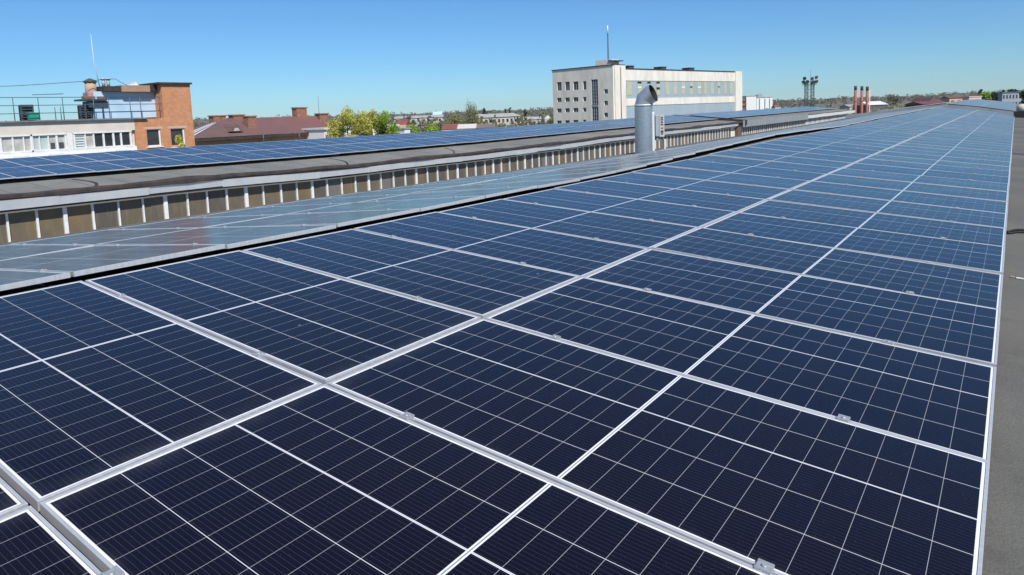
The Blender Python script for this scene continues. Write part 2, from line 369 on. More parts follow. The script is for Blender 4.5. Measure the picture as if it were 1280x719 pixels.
# ------------------------------------------------------------------ ground, hills
g = MB(); g.grid(frange(-2600, 2600, 40), frange(-400, 3600, 40), lambda x, y: -10.0)
tag(g.build('ground', M_GROUND), None, None, kind='structure')
SKYL = [(-500, 154), (-200, 152), (0, 151), (240, 149), (420, 144), (600, 138.5), (690, 135.5), (800, 131.5), (930, 127), (1000, 124.5), (1060, 121.5), (1105, 120.8), (1150, 118.8), (1190, 115.5), (1230, 115.0), (1280, 113.5), (1400, 112), (1700, 108)]
hb = MB(); rows = []
for i in range(111):
    px = -500 + 20 * i; y = lerp_table(SKYL, px) + 0.5 * math.sin(px * 0.05) + 0.35 * math.sin(px * 0.017)
    d = 1500.0; top = at(px, y + 0.9, d); horiz = Vector((top.x - CAM.x, top.y - CAM.y, 0)).normalized()
    rows.append([Vector((CAM.x, CAM.y, -10.5)) + horiz * 700, Vector((top.x, top.y, 0)) - horiz * 450 + Vector((0, 0, -8.5)),
                 Vector((top.x, top.y, top.z - 4)) - horiz * 130, top, Vector((top.x, top.y, -12)) + horiz * 500])
vv = [[hb.bm.verts.new(p) for p in r] for r in rows]
for a, b in zip(vv, vv[1:]):
    for j in range(4):
        f = hb.bm.faces.new((a[j], b[j], b[j + 1], a[j + 1])); f.smooth = True
tag(hb.build('hills', M_HILL), None, None, kind='structure')

# ------------------------------------------------------------------ the factory hall with its roof lanterns
def lantern_hall(label, ya, yb, name):
    hall = thing('factory_hall', label, 'factory hall', (-12, ya, -10))
    return hall
hall = thing('factory_hall', 'long grey-roofed factory hall under the solar arrays, with a strip of brown lantern glazing', 'factory hall', (-12, Y0, -10))
ys = frange(Y0, Y1, 70)
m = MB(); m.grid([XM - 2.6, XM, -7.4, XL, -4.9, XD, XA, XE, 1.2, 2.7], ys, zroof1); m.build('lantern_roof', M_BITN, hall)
m = MB(); m.grid([-36.0, -33.6, -31, XR - 0.13, XR, -26.4, XN, -22.8, -21.5], ys, zroof2); m.build('lantern_roof', M_BIT, hall)
# rough roofing edge on the far lantern's eave, shadow painted into its dark front
m = MB(); rnd = random.Random(3); prev = None
for i in range(0, 150):
    y = Y0 + (Y1 - Y0) * i / 149.0; z = zroof2(-21.5, y); wv = 0.07 * math.sin(y * 0.55) + 0.045 * math.sin(y * 1.7 + 1) + rnd.uniform(-.03, .03)
    pr = [Vector((-21.68 + wv * .6, y, zroof2(-21.68, y) + 0.006)), Vector((-21.58 + wv * .4, y, z + 0.045 + abs(wv) * .5)), Vector((-21.475 + wv * .15, y, z + 0.01)), Vector((-21.47 + wv * .15, y, z - 0.07 + wv * .5)), Vector((-21.50, y, z - 0.11))]
    if prev:
        for a in range(4): m.face((prev[a], pr[a], pr[a + 1], prev[a + 1]))
    prev = pr
m.build('eave_roofing', M_BITD, hall)
for px0, py0, px1, py1 in ((90, 223, 116, 233), (411, 196, 434, 205), (556, 186, 566, 190)):
    m = MB(); a = hitz(px0, py0, -.18); b = hitz(px1, py1, -.3); pa = []
    for i in range(9):
        t_ = i / 8; x = -23.85 + (2.25) * t_; y_ = hitx(px0, py0, -23.85).y * (1 - t_) + hitx(px1, py1, -21.6).y * t_ + .35 * math.sin(t_ * 3.1)
        pa.append(Vector((x, y_, zroof2(x, y_) + .012)))
    for u, v in zip(pa, pa[1:]): s_ = Vector((0, .05, 0)); m.face((u - s_, v - s_, v + s_, u + s_))
    m.build('tar_seam', M_BITD, hall)
# galvanised fascia of the far lantern, in lapped sheets, and a drip strip under it
m = MB(); y = Y0; rnd = random.Random(11)
while y < 64.6:
    L = rnd.choice((2.0, 2.0, 2.5)); ye = min(y + L, 64.7); za, zb = zroof2(-21.5, y), zroof2(-21.5, ye)
    o = rnd.uniform(-0.012, 0.012); dz = rnd.uniform(-.02, .02); bz = 0.26 + dz
    m.hexa([(-21.58 + o, y, za - 0.10 - bz), (-21.60 + o, y, za - 0.10 - bz), (-21.60 + o, ye + .03, zb - 0.10 - bz), (-21.58 + o, ye + .03, zb - 0.10 - bz)],
           [(-21.50 + o, y, za - 0.085), (-21.52 + o, y, za - 0.085), (-21.52 + o, ye + .03, zb - 0.085), (-21.50 + o, ye + .03, zb - 0.085)])
    y = ye
m.build('fascia', M_GALV, hall)
m = MB()
for a, b in zip(frange(Y0, 64.7, 36), frange(Y0, 64.7, 36)[1:]):
    za, zb = zroof2(-21.5, a), zroof2(-21.5, b)
    m.hexa([(-21.76, a, za - .475), (-21.90, a, za - .475), (-21.90, b, zb - .475), (-21.76, b, zb - .475)], [(-21.70, a, za - .425), (-21.90, a, za - .425), (-21.90, b, zb - .425), (-21.70, b, zb - .425)])
m.build('drip_strip', M_WHITE, hall)
m = MB()                                            # closed soffit behind the fascia
for a, b in zip(frange(Y0, Y1, 20), frange(Y0, Y1, 20)[1:]):
    za, zb = zroof2(-21.5, a), zroof2(-21.5, b)
    m.hexa([(-21.62, a, za - .40), (-21.93, a, za - .40), (-21.93, b, zb - .40), (-21.62, b, zb - .40)], [(-21.62, a, za - .15), (-21.93, a, za - .15), (-21.93, b, zb - .15), (-21.62, b, zb - .15)])
m.build('soffit', M_BITD, hall)
WR = random.Random(17)
def lantern_window(parent, y, n, wdt, ztop, zbot, x, whites):
    """one glazed unit: white bars standing in front of a sheet of brown glass"""
    f = MB()
    for i in range(n):
        wd = 0.105 if i == 0 else whites
        f.box((x + 0.03, y + i * wdt + WR.uniform(-.02, .02), (ztop(y) + zbot) / 2), (0.06 + WR.uniform(0, .01), wd * WR.uniform(.8, 1.25), ztop(y) - zbot))
    f.box((x + 0.02, y + n * wdt / 2 + .0, zbot + .03), (0.05, n * wdt - .13, 0.06))
    fo = f.build('window', M_WHITE, parent)
    p = MB(); p.hexa([(x - .03, y, zbot), (x, y, zbot), (x, y + n * wdt, zbot), (x - .03, y + n * wdt, zbot)], [(x - .03, y, ztop(y)), (x, y, ztop(y)), (x, y + n * wdt, ztop(y)), (x - .03, y + n * wdt, ztop(y))])
    p.build('pane', M_LGLASS, fo)
PW = 0.716
zt = lambda y: zroof2(-21.5, y) - 0.43
y = 0.55 - 4 * PW * 3
while y + 4 * PW < 64.8:
    lantern_window(hall, y, 4, PW, (lambda d: (lambda yy: zt(yy) + d))(WR.uniform(-.03, .01)), -2.35, -21.90, 0.054); y += 4 * PW
GL_END = y
m = MB()
m.box((-28.7, (Y0 + Y1) / 2, -1.6), (13.5, Y1 - Y0, 1.7)); m.box((-4.85, (Y0 + Y1) / 2, -1.7), (13.9, Y1 - Y0, 1.7))
m.box((-21.93, (Y0 + 64.7) / 2, -2.5), (0.16, 64.7 - Y0, 0.3)); m.build('lantern_wall', M_BEIGE, hall)
m = MB(); m.box((-17, (Y0 + Y1) / 2, -2.75), (10.2, Y1 - Y0, 0.3)); m.box((7.0, (Y0 + Y1) / 2, -2.75), (10.2, Y1 - Y0, 0.3)); m.box((-41, (Y0 + Y1) / 2, -2.75), (11, Y1 - Y0, 0.3)); m.build('valley_roof', M_BIT, hall)
m = MB(); m.box((-17, (Y0 + Y1) / 2, -6.5), (58, Y1 - Y0 - .4, 7.2)); m.build('hall_wall', M_BEIGE, hall)
# parapet closing the end of the far lantern and the brick infill beside it
m = MB()
for xa, xb in ((-21.3, -24), (-24, XR), (XR, -33.5)):
    za, zb = zroof2(xa, Y1), zroof2(xb, Y1)
    m.hexa([(xa, Y1 - .05, za - .3), (xb, Y1 - .05, zb - .3), (xb, Y1 + .3, zb - .3), (xa, Y1 + .3, za - .3)], [(xa, Y1 - .05, za + .20), (xb, Y1 - .05, zb + .20), (xb, Y1 + .3, zb + .20), (xa, Y1 + .3, za + .20)])
m.build('parapet', M_BITD, hall)
m = MB(); m.box((-21.80, 65.5, -1.45), (0.25, 1.2, 1.5)); m.build('brick_pier', mat('dark_stained_brick', (.16, .10, .08), (.11, .075, .06), rough=.9), hall)

# ------------------------------------------------------------------ the second hall behind the expansion joint
hall2 = thing('factory_hall', 'second factory hall behind the roof joint, its lantern with a tall grey sheet fascia', 'factory hall', (-12, Y1 + .4, -10))
def zroof1b(x, y): return zarr(x, 66) - 0.115 + 0.26 + (0.0 if x < -5 else 0.0)
YB = Y1 + 0.25
m = MB(); m.grid([XM - 2.6, XM, XL, -4.9, XD, XA, XE, 2.7], frange(YB, Y2, 12), zroof1b); m.build('lantern_roof', M_BIT, hall2)
m = MB()
for xa, xb in ((2.7, XE), (XE, XA), (XA, -4.9), (-4.9, XM), (XM, XM - 2.6)):
    za, zb = zroof1b(xa, 66), zroof1b(xb, 66)
    m.hexa([(xa, YB - .12, za - .42), (xb, YB - .12, zb - .42), (xb, YB, zb - .42), (xa, YB, za - .42)], [(xa, YB - .12, za + .03), (xb, YB - .12, zb + .03), (xb, YB, zb + .03), (xa, YB, za + .03)])
m.build('joint_flashing', M_GALVD, hall2)
zr2b = lambda x, y: zroof2(x, y) + 0.02
m = MB(); m.grid([-36.0, -33.6, XR - 0.13, XR, XN, -21.5], frange(Y1 + .3, Y2 - 2, 40), zr2b); m.build('lantern_roof', M_BIT, hall2)
# tall ribbed sheet fascia, then the lower white fascia at the far end
m = MB(); n = 120
for i in range(n):
    a = 66.0 + (92.0 - 66.0) * i / n; b = 66.0 + (92.0 - 66.0) * (i + .94) / n; o = 0.03 if i % 2 else 0
    za = zr2b(-21.5, a)
    m.hexa([(-21.45 + o, a, -.90), (-21.52, a, -.90), (-21.52, b, -.90), (-21.45 + o, b, -.90)], [(-21.45 + o, a, za + .12), (-21.52, a, za + .12), (-21.52, b, za + .12), (-21.45 + o, b, za + .12)])
m.build('ribbed_fascia', M_GALVD, hall2)
m = MB()
for a, b in zip(frange(92, Y2 - 2, 12), frange(92, Y2 - 2, 12)[1:]):
    za, zb = zr2b(-21.5, a), zr2b(-21.5, b)
    m.hexa([(-21.46, a, za - .48), (-21.52, a, za - .48), (-21.52, b, zb - .48), (-21.46, b, zb - .48)], [(-21.40, a, za - .08), (-21.52, a, za - .08), (-21.52, b, zb - .08), (-21.40, b, zb - .08)])
m.build('fascia', M_WHITE, hall2)
zt2 = lambda y: -0.62 if y > 92 else -0.88
y = 66.3
while y + 4 * PW < Y2 - 3:
    lantern_window(hall2, y, 4, PW, zt2, -2.35, -21.90, 0.15 if y < 90 else 0.26); y += 4 * PW
m = MB(); m.box((-28.7, (Y1 + Y2) / 2 - .7, -1.6), (13.5, Y2 - Y1 - 2.6, 1.7)); m.box((-4.85, (Y1 + Y2) / 2 + .3, -1.6), (13.9, Y2 - Y1 - .6, 1.9)); m.build('lantern_wall', M_BEIGE, hall2)
m = MB(); m.box((-17, (Y1 + Y2) / 2 + .3, -2.75), (10.2, Y2 - Y1, 0.3)); m.box((7.0, (Y1 + Y2) / 2 + .3, -2.75), (10.2, Y2 - Y1, 0.3)); m.build('valley_roof', M_BIT, hall2)
m = MB(); m.box((-17, (Y1 + Y2) / 2 + .5, -6.5), (58, Y2 - Y1 - 1, 7.2)); m.build('hall_wall', M_BEIGE, hall2)

# ------------------------------------------------------------------ solar panels
PL, PWD, PT = 2.3815, 1.096, 0.035
def frame_mesh():
    m = MB(); hx, hy, l = PL / 2, PWD / 2, 0.0108
    rings = [[(hx, hy, -PT), 0], [(hx, hy, -0.001), 0], [(hx - .001, hy - .001, 0), 0], [(hx - l, hy - l, 0), 0], [(hx - l, hy - l, -0.004), 0]]
    vs = []
    for (x, y, z), _ in rings: vs.append([m.bm.verts.new(p) for p in ((-x, -y, z), (x, -y, z), (x, y, z), (-x, y, z))])
    for a, b in zip(vs, vs[1:]):
        for k in range(4): m.bm.faces.new((a[k], a[(k + 1) % 4], b[(k + 1) % 4], b[k]))
    xi, yi = hx - .03, hy - .03                     # bottom flange
    vb = [m.bm.verts.new(p) for p in ((-xi, -yi, -PT), (xi, -yi, -PT), (xi, yi, -PT), (-xi, yi, -PT))]
    for k in range(4): m.bm.faces.new((vs[0][k], vb[k], vb[(k + 1) % 4], vs[0][(k + 1) % 4]))
    me = bpy.data.meshes.new('frame'); m.bm.normal_update(); m.bm.to_mesh(me); me.materials.append(M_ALU); return me
def glass_mesh():
    m = MB(); m.box((0, 0, -0.006), (PL - .024, PWD - .024, 0.007))
    me = bpy.data.meshes.new('glass'); bmesh.ops.recalc_face_normals(m.bm, faces=m.bm.faces[:]); m.bm.to_mesh(me); me.materials.append(M_CELL); return me
def clamp_mesh():
    m = MB(); m.box((0, 0, 0.0025), (0.045, 0.042, 0.004)); m.box((0, 0, -0.016), (0.055, 0.016, 0.032))
    m.box((0.0, 0.017, 0.006), (0.045, 0.010, 0.003)); m.box((0, -0.017, 0.006), (0.045, 0.010, 0.003))
    m.tube([(0, 0, 0.004), (0, 0, 0.011)], 0.008, 6)
    me = bpy.data.meshes.new('clamp'); bmesh.ops.recalc_face_normals(m.bm, faces=m.bm.faces[:]); m.bm.to_mesh(me); me.materials.append(M_CLAMP); return me
ME_F, ME_G, ME_C = frame_mesh(), glass_mesh(), clamp_mesh()
def whole_mesh():
    bm = bmesh.new(); bm.from_mesh(ME_F); n = len(bm.faces); bm.from_mesh(ME_G); bm.faces.ensure_lookup_table()
    for i in range(n, len(bm.faces)): bm.faces[i].material_index = 1
    me = bpy.data.meshes.new('solar_panel'); bm.to_mesh(me); bm.free(); me.materials.append(M_ALU); me.materials.append(M_CELL); return me
ME_W = whole_mesh()
PITCH = 1.116
ONES = 'zeroth first second third fourth fifth sixth seventh eighth ninth tenth eleventh twelfth thirteenth fourteenth fifteenth sixteenth seventeenth eighteenth nineteenth'.split()
TENS = {2: ('twentieth', 'twenty'), 3: ('thirtieth', 'thirty'), 4: ('fortieth', 'forty'), 5: ('fiftieth', 'fifty'), 6: ('sixtieth', 'sixty')}
def ordinal(n): return ONES[n] if n < 20 else (TENS[n // 10][0] if n % 10 == 0 else TENS[n // 10][1] + '-' + ONES[n % 10])
rnd = random.Random(21)
specs = []
def add_col(kind, xc, half, yo, k0, k1, zf, flip, lift=0.0):
    xc0 = xc
    for k in range(k0, k1):
        yc = yo + (k + .5) * PITCH + rnd.gauss(0, .0018); xc = xc0 + rnd.uniform(-.0018, .0018); a, b = xc - half, xc + half
        p = Vector((xc, yc, (zf(a, yc) + zf(b, yc)) / 2 + lift + rnd.gauss(0, .0025)))
        ex = Vector((2 * half, rnd.gauss(0, .002), zf(b, yc) - zf(a, yc) + rnd.gauss(0, .007))).normalized()
        ey = Vector((0, PITCH, (zf(xc, yc + .5) - zf(xc, yc - .5)) * 0.6 + rnd.gauss(0, .004))).normalized()
        ez = ex.cross(ey).normalized(); ey = ez.cross(ex)
        if flip: ex, ey = -ex, -ey
        M = Matrix(((ex.x, ey.x, ez.x, p.x), (ex.y, ey.y, ez.y, p.y), (ex.z, ey.z, ez.z, p.z), (0, 0, 0, 1)))
        cs = [pix(M @ Vector((sx * PL / 2, sy * PWD / 2, 0))) for sx, sy in ((-1, -1), (1, -1), (1, 1), (-1, 1))]
        area = 0
        if not all(cs):
            for i in range(25):
                for j in range(25):
                    q = pix(M @ Vector(((i / 24 - .5) * PL, (j / 24 - .5) * PWD, 0)))
                    if q and 0 < q[0] < 1280 and 0 < q[1] < 719: area = 9000
        if all(cs):
            # clip to the frame of the photograph
            poly = cs
            for ax, lim, sg in ((0, 0, 1), (0, 1280, -1), (1, 0, 1), (1, 719, -1)):
                out = []
                for q, r in zip(poly, poly[1:] + poly[:1]):
                    dq, dr = (q[ax] - lim) * sg, (r[ax] - lim) * sg
                    if dq >= 0: out.append(q)
                    if (dq >= 0) != (dr >= 0): t = dq / (dq - dr); out.append((q[0] + (r[0] - q[0]) * t, q[1] + (r[1] - q[1]) * t))
                poly = out
                if not poly: break
            if poly: area = abs(sum(q[0] * r[1] - r[0] * q[1] for q, r in zip(poly, poly[1:] + poly[:1]))) / 2
        specs.append(dict(kind=kind, k=k, M=M, area=area, flip=flip))
xr = (XE + XA) / 2; xl = (XA + XD) / 2; h = PL / 2
add_col('right', xr, h, 0, -4, 59, zarr, True); add_col('middle', xl, h, 0, -4, 59, zarr, False)
x1 = XL - h - .005; x2 = XM + h + .005
add_col('ridge', x1, h, 0.04, -4, 59, zarr, False); add_col('valley', x2, h, 0.04, -4, 59, zarr, False)
add_col('farlow', XN - h, h, 0.275, 0, 59, zarr2, True); add_col('farhigh', XN - h * 3 - .02, h, 0.275, 0, 59, zarr2, False)
zb_ = lambda x, y: zarr(x, 66) + 0.26
add_col('beyond', xr, h, 0.35, 60, 110, zb_, True); add_col('beyond', xl, h, 0.35, 60, 110, zb_, False)
add_col('beyond', x1, h, 0.35, 60, 110, zb_, False); add_col('beyond', x2, h, 0.35, 60, 110, zb_, False)
add_col('beyond', XN - h, h, 1.5, 60, 109, lambda x, y: zarr2(x, y) + .02, True); add_col('beyond', XN - h * 3 - .02, h, 1.5, 60, 109, lambda x, y: zarr2(x, y) + .02, False)
vis = sorted([s for s in specs if s['area'] > 1.5 and s['kind'] != 'beyond'], key=lambda s: -s['area'])[:300]
chosen = set(id(s) for s in vis)
WORDS = {'right': ('right-hand column of near slope', 'front'), 'middle': ('column left of the near slope seam', 'front'),
         'ridge': ('greyish column behind black ridge gap', 'left edge'), 'valley': ('greyish column beside brown glazing', 'left edge'),
         'farlow': ('lower row of far blue array', 'left edge'), 'farhigh': ('upper row of far blue array', 'left edge')}
GRP = {'right': 'solar panels on the near slope', 'middle': 'solar panels on the near slope', 'ridge': 'solar panels behind the ridge gap', 'valley': 'solar panels behind the ridge gap',
       'farlow': 'solar panels on the far lantern roof', 'farhigh': 'solar panels on the far lantern roof'}
count = {}
for s in sorted(vis, key=lambda s: s['k']):
    kd = s['kind']; count[kd] = count.get(kd, 0) + 1; wd = WORDS[kd]
    lab = '%s solar panel from the %s, %s' % (ordinal(count[kd]), wd[1], wd[0])
    small = s['area'] < 140
    if small:
        o = bpy.data.objects.new('solar_panel', ME_W); col.objects.link(o)
    else:
        o = bpy.data.objects.new('solar_panel', None); col.objects.link(o); o.empty_display_size = .2
        for nm, me in (('frame', ME_F), ('glass', ME_G)):
            c = bpy.data.objects.new(nm, me); col.objects.link(c); c.parent = o
        if s['area'] > 500 or kd in ('ridge', 'valley'):
            for cx in (-0.70, 0.70):
                c = bpy.data.objects.new('clamp', ME_C); col.objects.link(c); c.parent = o
                c.location = (cx + rnd.uniform(-.02, .02), (-1 if s['flip'] else 1) * PITCH / 2, 0)
    o.matrix_world = s['M']; tag(o, lab, 'solar panel', GRP[kd])
bm = bmesh.new()
for s in specs:
    if id(s) in chosen: continue
    n = len(bm.verts); bm.from_mesh(ME_W); bm.verts.ensure_lookup_table()
    for v in bm.verts[n:]: v.co = s['M'] @ v.co
me = bpy.data.meshes.new('distant_solar_panels'); bm.to_mesh(me); bm.free(); me.materials.append(M_ALU)
# the far modules carry the same cell pattern, read from a per-module position instead of object space
def far_cells():
    k = NB('solar_cells_far'); p = k.pos()
    c = k.mix(k.remap(k.noise(p, 0.8, 2), 0.4, 0.6), (0.009, 0.012, 0.032), (0.016, 0.022, 0.05))
    k.link(c, k.b.inputs['Base Color']); k.b.inputs['Roughness'].default_value = 0.16; k.b.inputs['IOR'].default_value = 1.5; k.b.inputs['Sheen Weight'].default_value = 0.34; k.b.inputs['Sheen Roughness'].default_value = 0.25
    return k.m
me.materials.append(far_cells())
o = bpy.data.objects.new('distant_solar_panels', me); col.objects.link(o)
tag(o, 'pale mass of solar panels beyond the roof joint, too distant to tell apart', 'solar panels', kind='stuff')

# mounting rails under the near slope, seen only in the gaps between the modules
for xx, lab in ((-0.495, 'aluminium mounting rail under the right-hand panels, nearest the roof edge'), (-1.893, 'aluminium mounting rail under the right-hand panels, nearest the middle seam'),
                (-2.88, 'aluminium mounting rail under the middle panels, just left of the seam'), (-4.28, 'aluminium mounting rail under the middle panels, nearest the ridge gap')):
    m = MB()
    for a, b in zip(frange(-4.5, 65.8, 36), frange(-4.5, 65.8, 36)[1:]):
        za, zb2 = zarr(xx, a) - .040, zarr(xx, b) - .040
        m.hexa([(xx - .02, a, za - .04), (xx + .02, a, za - .04), (xx + .02, b, zb2 - .04), (xx - .02, b, zb2 - .04)], [(xx - .02, a, za), (xx + .02, a, za), (xx + .02, b, zb2), (xx - .02, b, zb2)])
        m.hexa([(xx - .03, a, za - .085), (xx + .03, a, za - .085), (xx + .03, a + .1, za - .085), (xx - .03, a + .1, za - .085)], [(xx - .02, a, za - .04), (xx + .02, a, za - .04), (xx + .02, a + .1, za - .04), (xx - .02, a + .1, za - .04)])
    tag(m.build('mounting_rail', M_ALU), lab, 'mounting rail', 'mounting rails under the near slope')

# ------------------------------------------------------------------ things on the near roofs
def elbow_duct():
    t = thing('vent_duct', 'tall spiral steel ventilation duct with a bent open mouth, behind the near arrays', 'vent duct', (-11.25, 22.0, zroof1(-11.25, 22)))
    b = Vector((-11.25, 22.0, 0)); z0 = zroof1(-11.25, 22) - .02
    m = MB(); pts = []; rs = []
    zt_ = 1.44; n = 38
    for i in range(n + 1):
        z = z0 + (zt_ - z0) * i / n; pts.append((b.x, b.y, z)); rs.append(0.322 + (0.024 if i % 2 == 0 else 0))
    m.tube(pts, rs, 28, caps=False); m.build('spiral_pipe', mat('spiral_galvanised', (0.44, 0.48, 0.51), (0.58, 0.61, 0.62), rough=0.30, metal=0.75, scale=4, stretch=(1, 1, 6)), t)
    # mitred elbow leaning to the right of the picture
    d = Vector((0.985, 0.10, 0)).normalized(); m = MB(); n = 2; Rr = .42; P = []
    tot = R(68)
    for i in range(n + 1):
        a = tot * i / n; P.append(b + Vector((0, 0, zt_)) + d * (Rr * (1 - math.cos(a))) + Vector((0, 0, Rr * math.sin(a))))
    end = P[-1] + (d * math.sin(tot) + Vector((0, 0, math.cos(tot)))) * 0.14
    rings = []
    for i, p in enumerate(P + [end]):
        a = tot * min(i, n) / n; ax = d * math.sin(a) + Vector((0, 0, math.cos(a))); u = Vector((-d.y, d.x, 0)); v = ax.cross(u)
        rings.append([m.bm.verts.new(p + (u * math.cos(2 * math.pi * k / 28) + v * math.sin(2 * math.pi * k / 28)) * 0.335) for k in range(28)])
    for r0, r1 in zip(rings, rings[1:]):
        for k in range(28): m.bm.faces.new((r0[k], r0[(k + 1) % 28], r1[(k + 1) % 28], r1[k]))
    o = m.build('elbow', mat('smooth_galvanised', (0.42, 0.46, 0.49), (0.5, 0.53, 0.56), rough=0.35, metal=0.55, scale=2), t)
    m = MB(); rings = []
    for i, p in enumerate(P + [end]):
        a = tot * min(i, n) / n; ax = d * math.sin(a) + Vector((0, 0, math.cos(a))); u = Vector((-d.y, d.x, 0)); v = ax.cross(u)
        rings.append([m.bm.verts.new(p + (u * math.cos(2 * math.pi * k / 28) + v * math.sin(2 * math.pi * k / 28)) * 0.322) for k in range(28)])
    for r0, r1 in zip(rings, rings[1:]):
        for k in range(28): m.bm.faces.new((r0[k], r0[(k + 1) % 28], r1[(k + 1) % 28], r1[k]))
    m.bm.faces.new(rings[0]); m.build('mouth_shade_liner', mat('mouth_shade', (.02, .018, .016), (.05, .04, .032), rough=.8), t)  # black liner paints the darkness inside the open mouth
    m = MB(); m.tube([(b.x, b.y, zt_ - .02), (b.x, b.y, zt_ + .03)], 0.35, 28); m.build('joint_band', M_GALV, t)
elbow_duct()
def fan_box():
    c = hitx(816.5, 187, -11.0); ux = Vector((.807, .589, 0)).normalized(); uy = Vector((-ux.y, ux.x, 0)); rot = Matrix((ux, uy, Vector((0, 0, 1)))).transposed()
    c.z = zroof1(c.x, c.y); t = thing('fan_unit', 'grey fan housing on a galvanised stand, white slotted front, right of the duct', 'fan unit', c)
    m = MB(); m.box(c + Vector((0, 0, .75)) + ux * -.10, (0.26, 0.4, 1.5), rot); m.build('stand', M_GALV, t, bevel=.02)
    m = MB(); m.box(c + Vector((0, 0, .98)) + ux * .20, (0.30, 0.5, 0.80), rot); m.box(c + Vector((0, 0, .50)) + ux * .18, (0.18, 0.36, 0.14), rot)
    h = m.build('housing', M_GALVD, t, bevel=.015)
    f = c + Vector((0, 0, .98)) + ux * .285 - uy * .255
    m = MB(); m.box(f, (0.18, 0.03, 0.82), rot); fp = m.build('front_panel', mat('dull_white_grille', (.52, .51, .48), (.42, .41, .39), rough=.6, scale=4), t)
    m = MB()
    for dz, ww, hh in ((.30, .09, .05), (.22, .10, .05), (.13, .09, .06), (.04, .10, .05), (-.09, .09, .035), (-.22, .10, .09), (-.31, .08, .05)):
        m.box(f + Vector((0, 0, dz)) - uy * .017, (ww, 0.012, hh), rot)
    m.build('slot', M_DARKM, fp)
    m = MB(); m.box(c + Vector((0, 0, .17)) + ux * .42, (0.05, 0.3, 0.6), rot); m.build('leg', M_WHITE, t)
fan_box()
# cable loop and scraps on the walkway right of the near array
m = MB(); pts = []
for px, py in ((1259, 298.5), (1264, 296.5), (1270, 295), (1276, 294.4), (1284, 294.2), (1292, 296), (1288, 299), (1278, 297.5), (1270, 298), (1263, 300), (1258, 300)):
    p = hitz(px, py, -.2); p.z = zroof1(p.x, p.y) + .014; pts.append(p)
tag(m.build('cable', M_BLACK), None, None) if False else None
m = MB(); m.tube(pts, 0.011, 8); tag(m.build('cable', M_BLACK), 'black cable looped on the grey walkway right of the near array', 'cable')
for (a, b, c1, lab) in (((1270, 358.2), (1281, 359.2), M_WHITE, 'white scrap strip on the grey walkway right of the near array'), ((1263, 357.0), (1268, 357.6), M_OCHRE, 'small yellowish wood chip on the grey walkway beside the white strip')):
    p, q = hitz(*a, -.2), hitz(*b, -.2); p.z = zroof1(p.x, p.y) + .006; q.z = zroof1(q.x, q.y) + .006
    m = MB(); d = (q - p).normalized(); s = Vector((-d.y, d.x, 0)) * .012; up = Vector((0, 0, .007))
    m.hexa([p - s, q - s * .6, q + s * .8, p + s], [p - s + up, q - s * .6 + up * 1.4, q + s * .8 + up, p + s + up]); tag(m.build('scrap', c1), lab, 'scrap')
# roof box at the far right corner of the near roof
c = hity(1277, 138, 60.0); c.z = zroof1(2.0, 60) if c.x > 2.7 else zroof1(c.x, 60)
t = thing('roof_vent', 'dark roof vent with a rounded pale cap at the far right end of the walkway', 'roof vent', c)
m = MB(); m.box(c + Vector((0, 0, .22)), (0.9, 0.8, 0.5)); m.build('base', M_BLACK, t, bevel=.03)
m = MB(); m.tube([c + Vector((.1, 0, .47)), c + Vector((.1, 0, .55)), c + Vector((.1, 0, .85)), c + Vector((.1, 0, .98))], [.34, .42, .40, .16], 16); m.build('cap', mat('pale_yellow_paint', (.72, .66, .48), (.6, .56, .42), rough=.5), t)

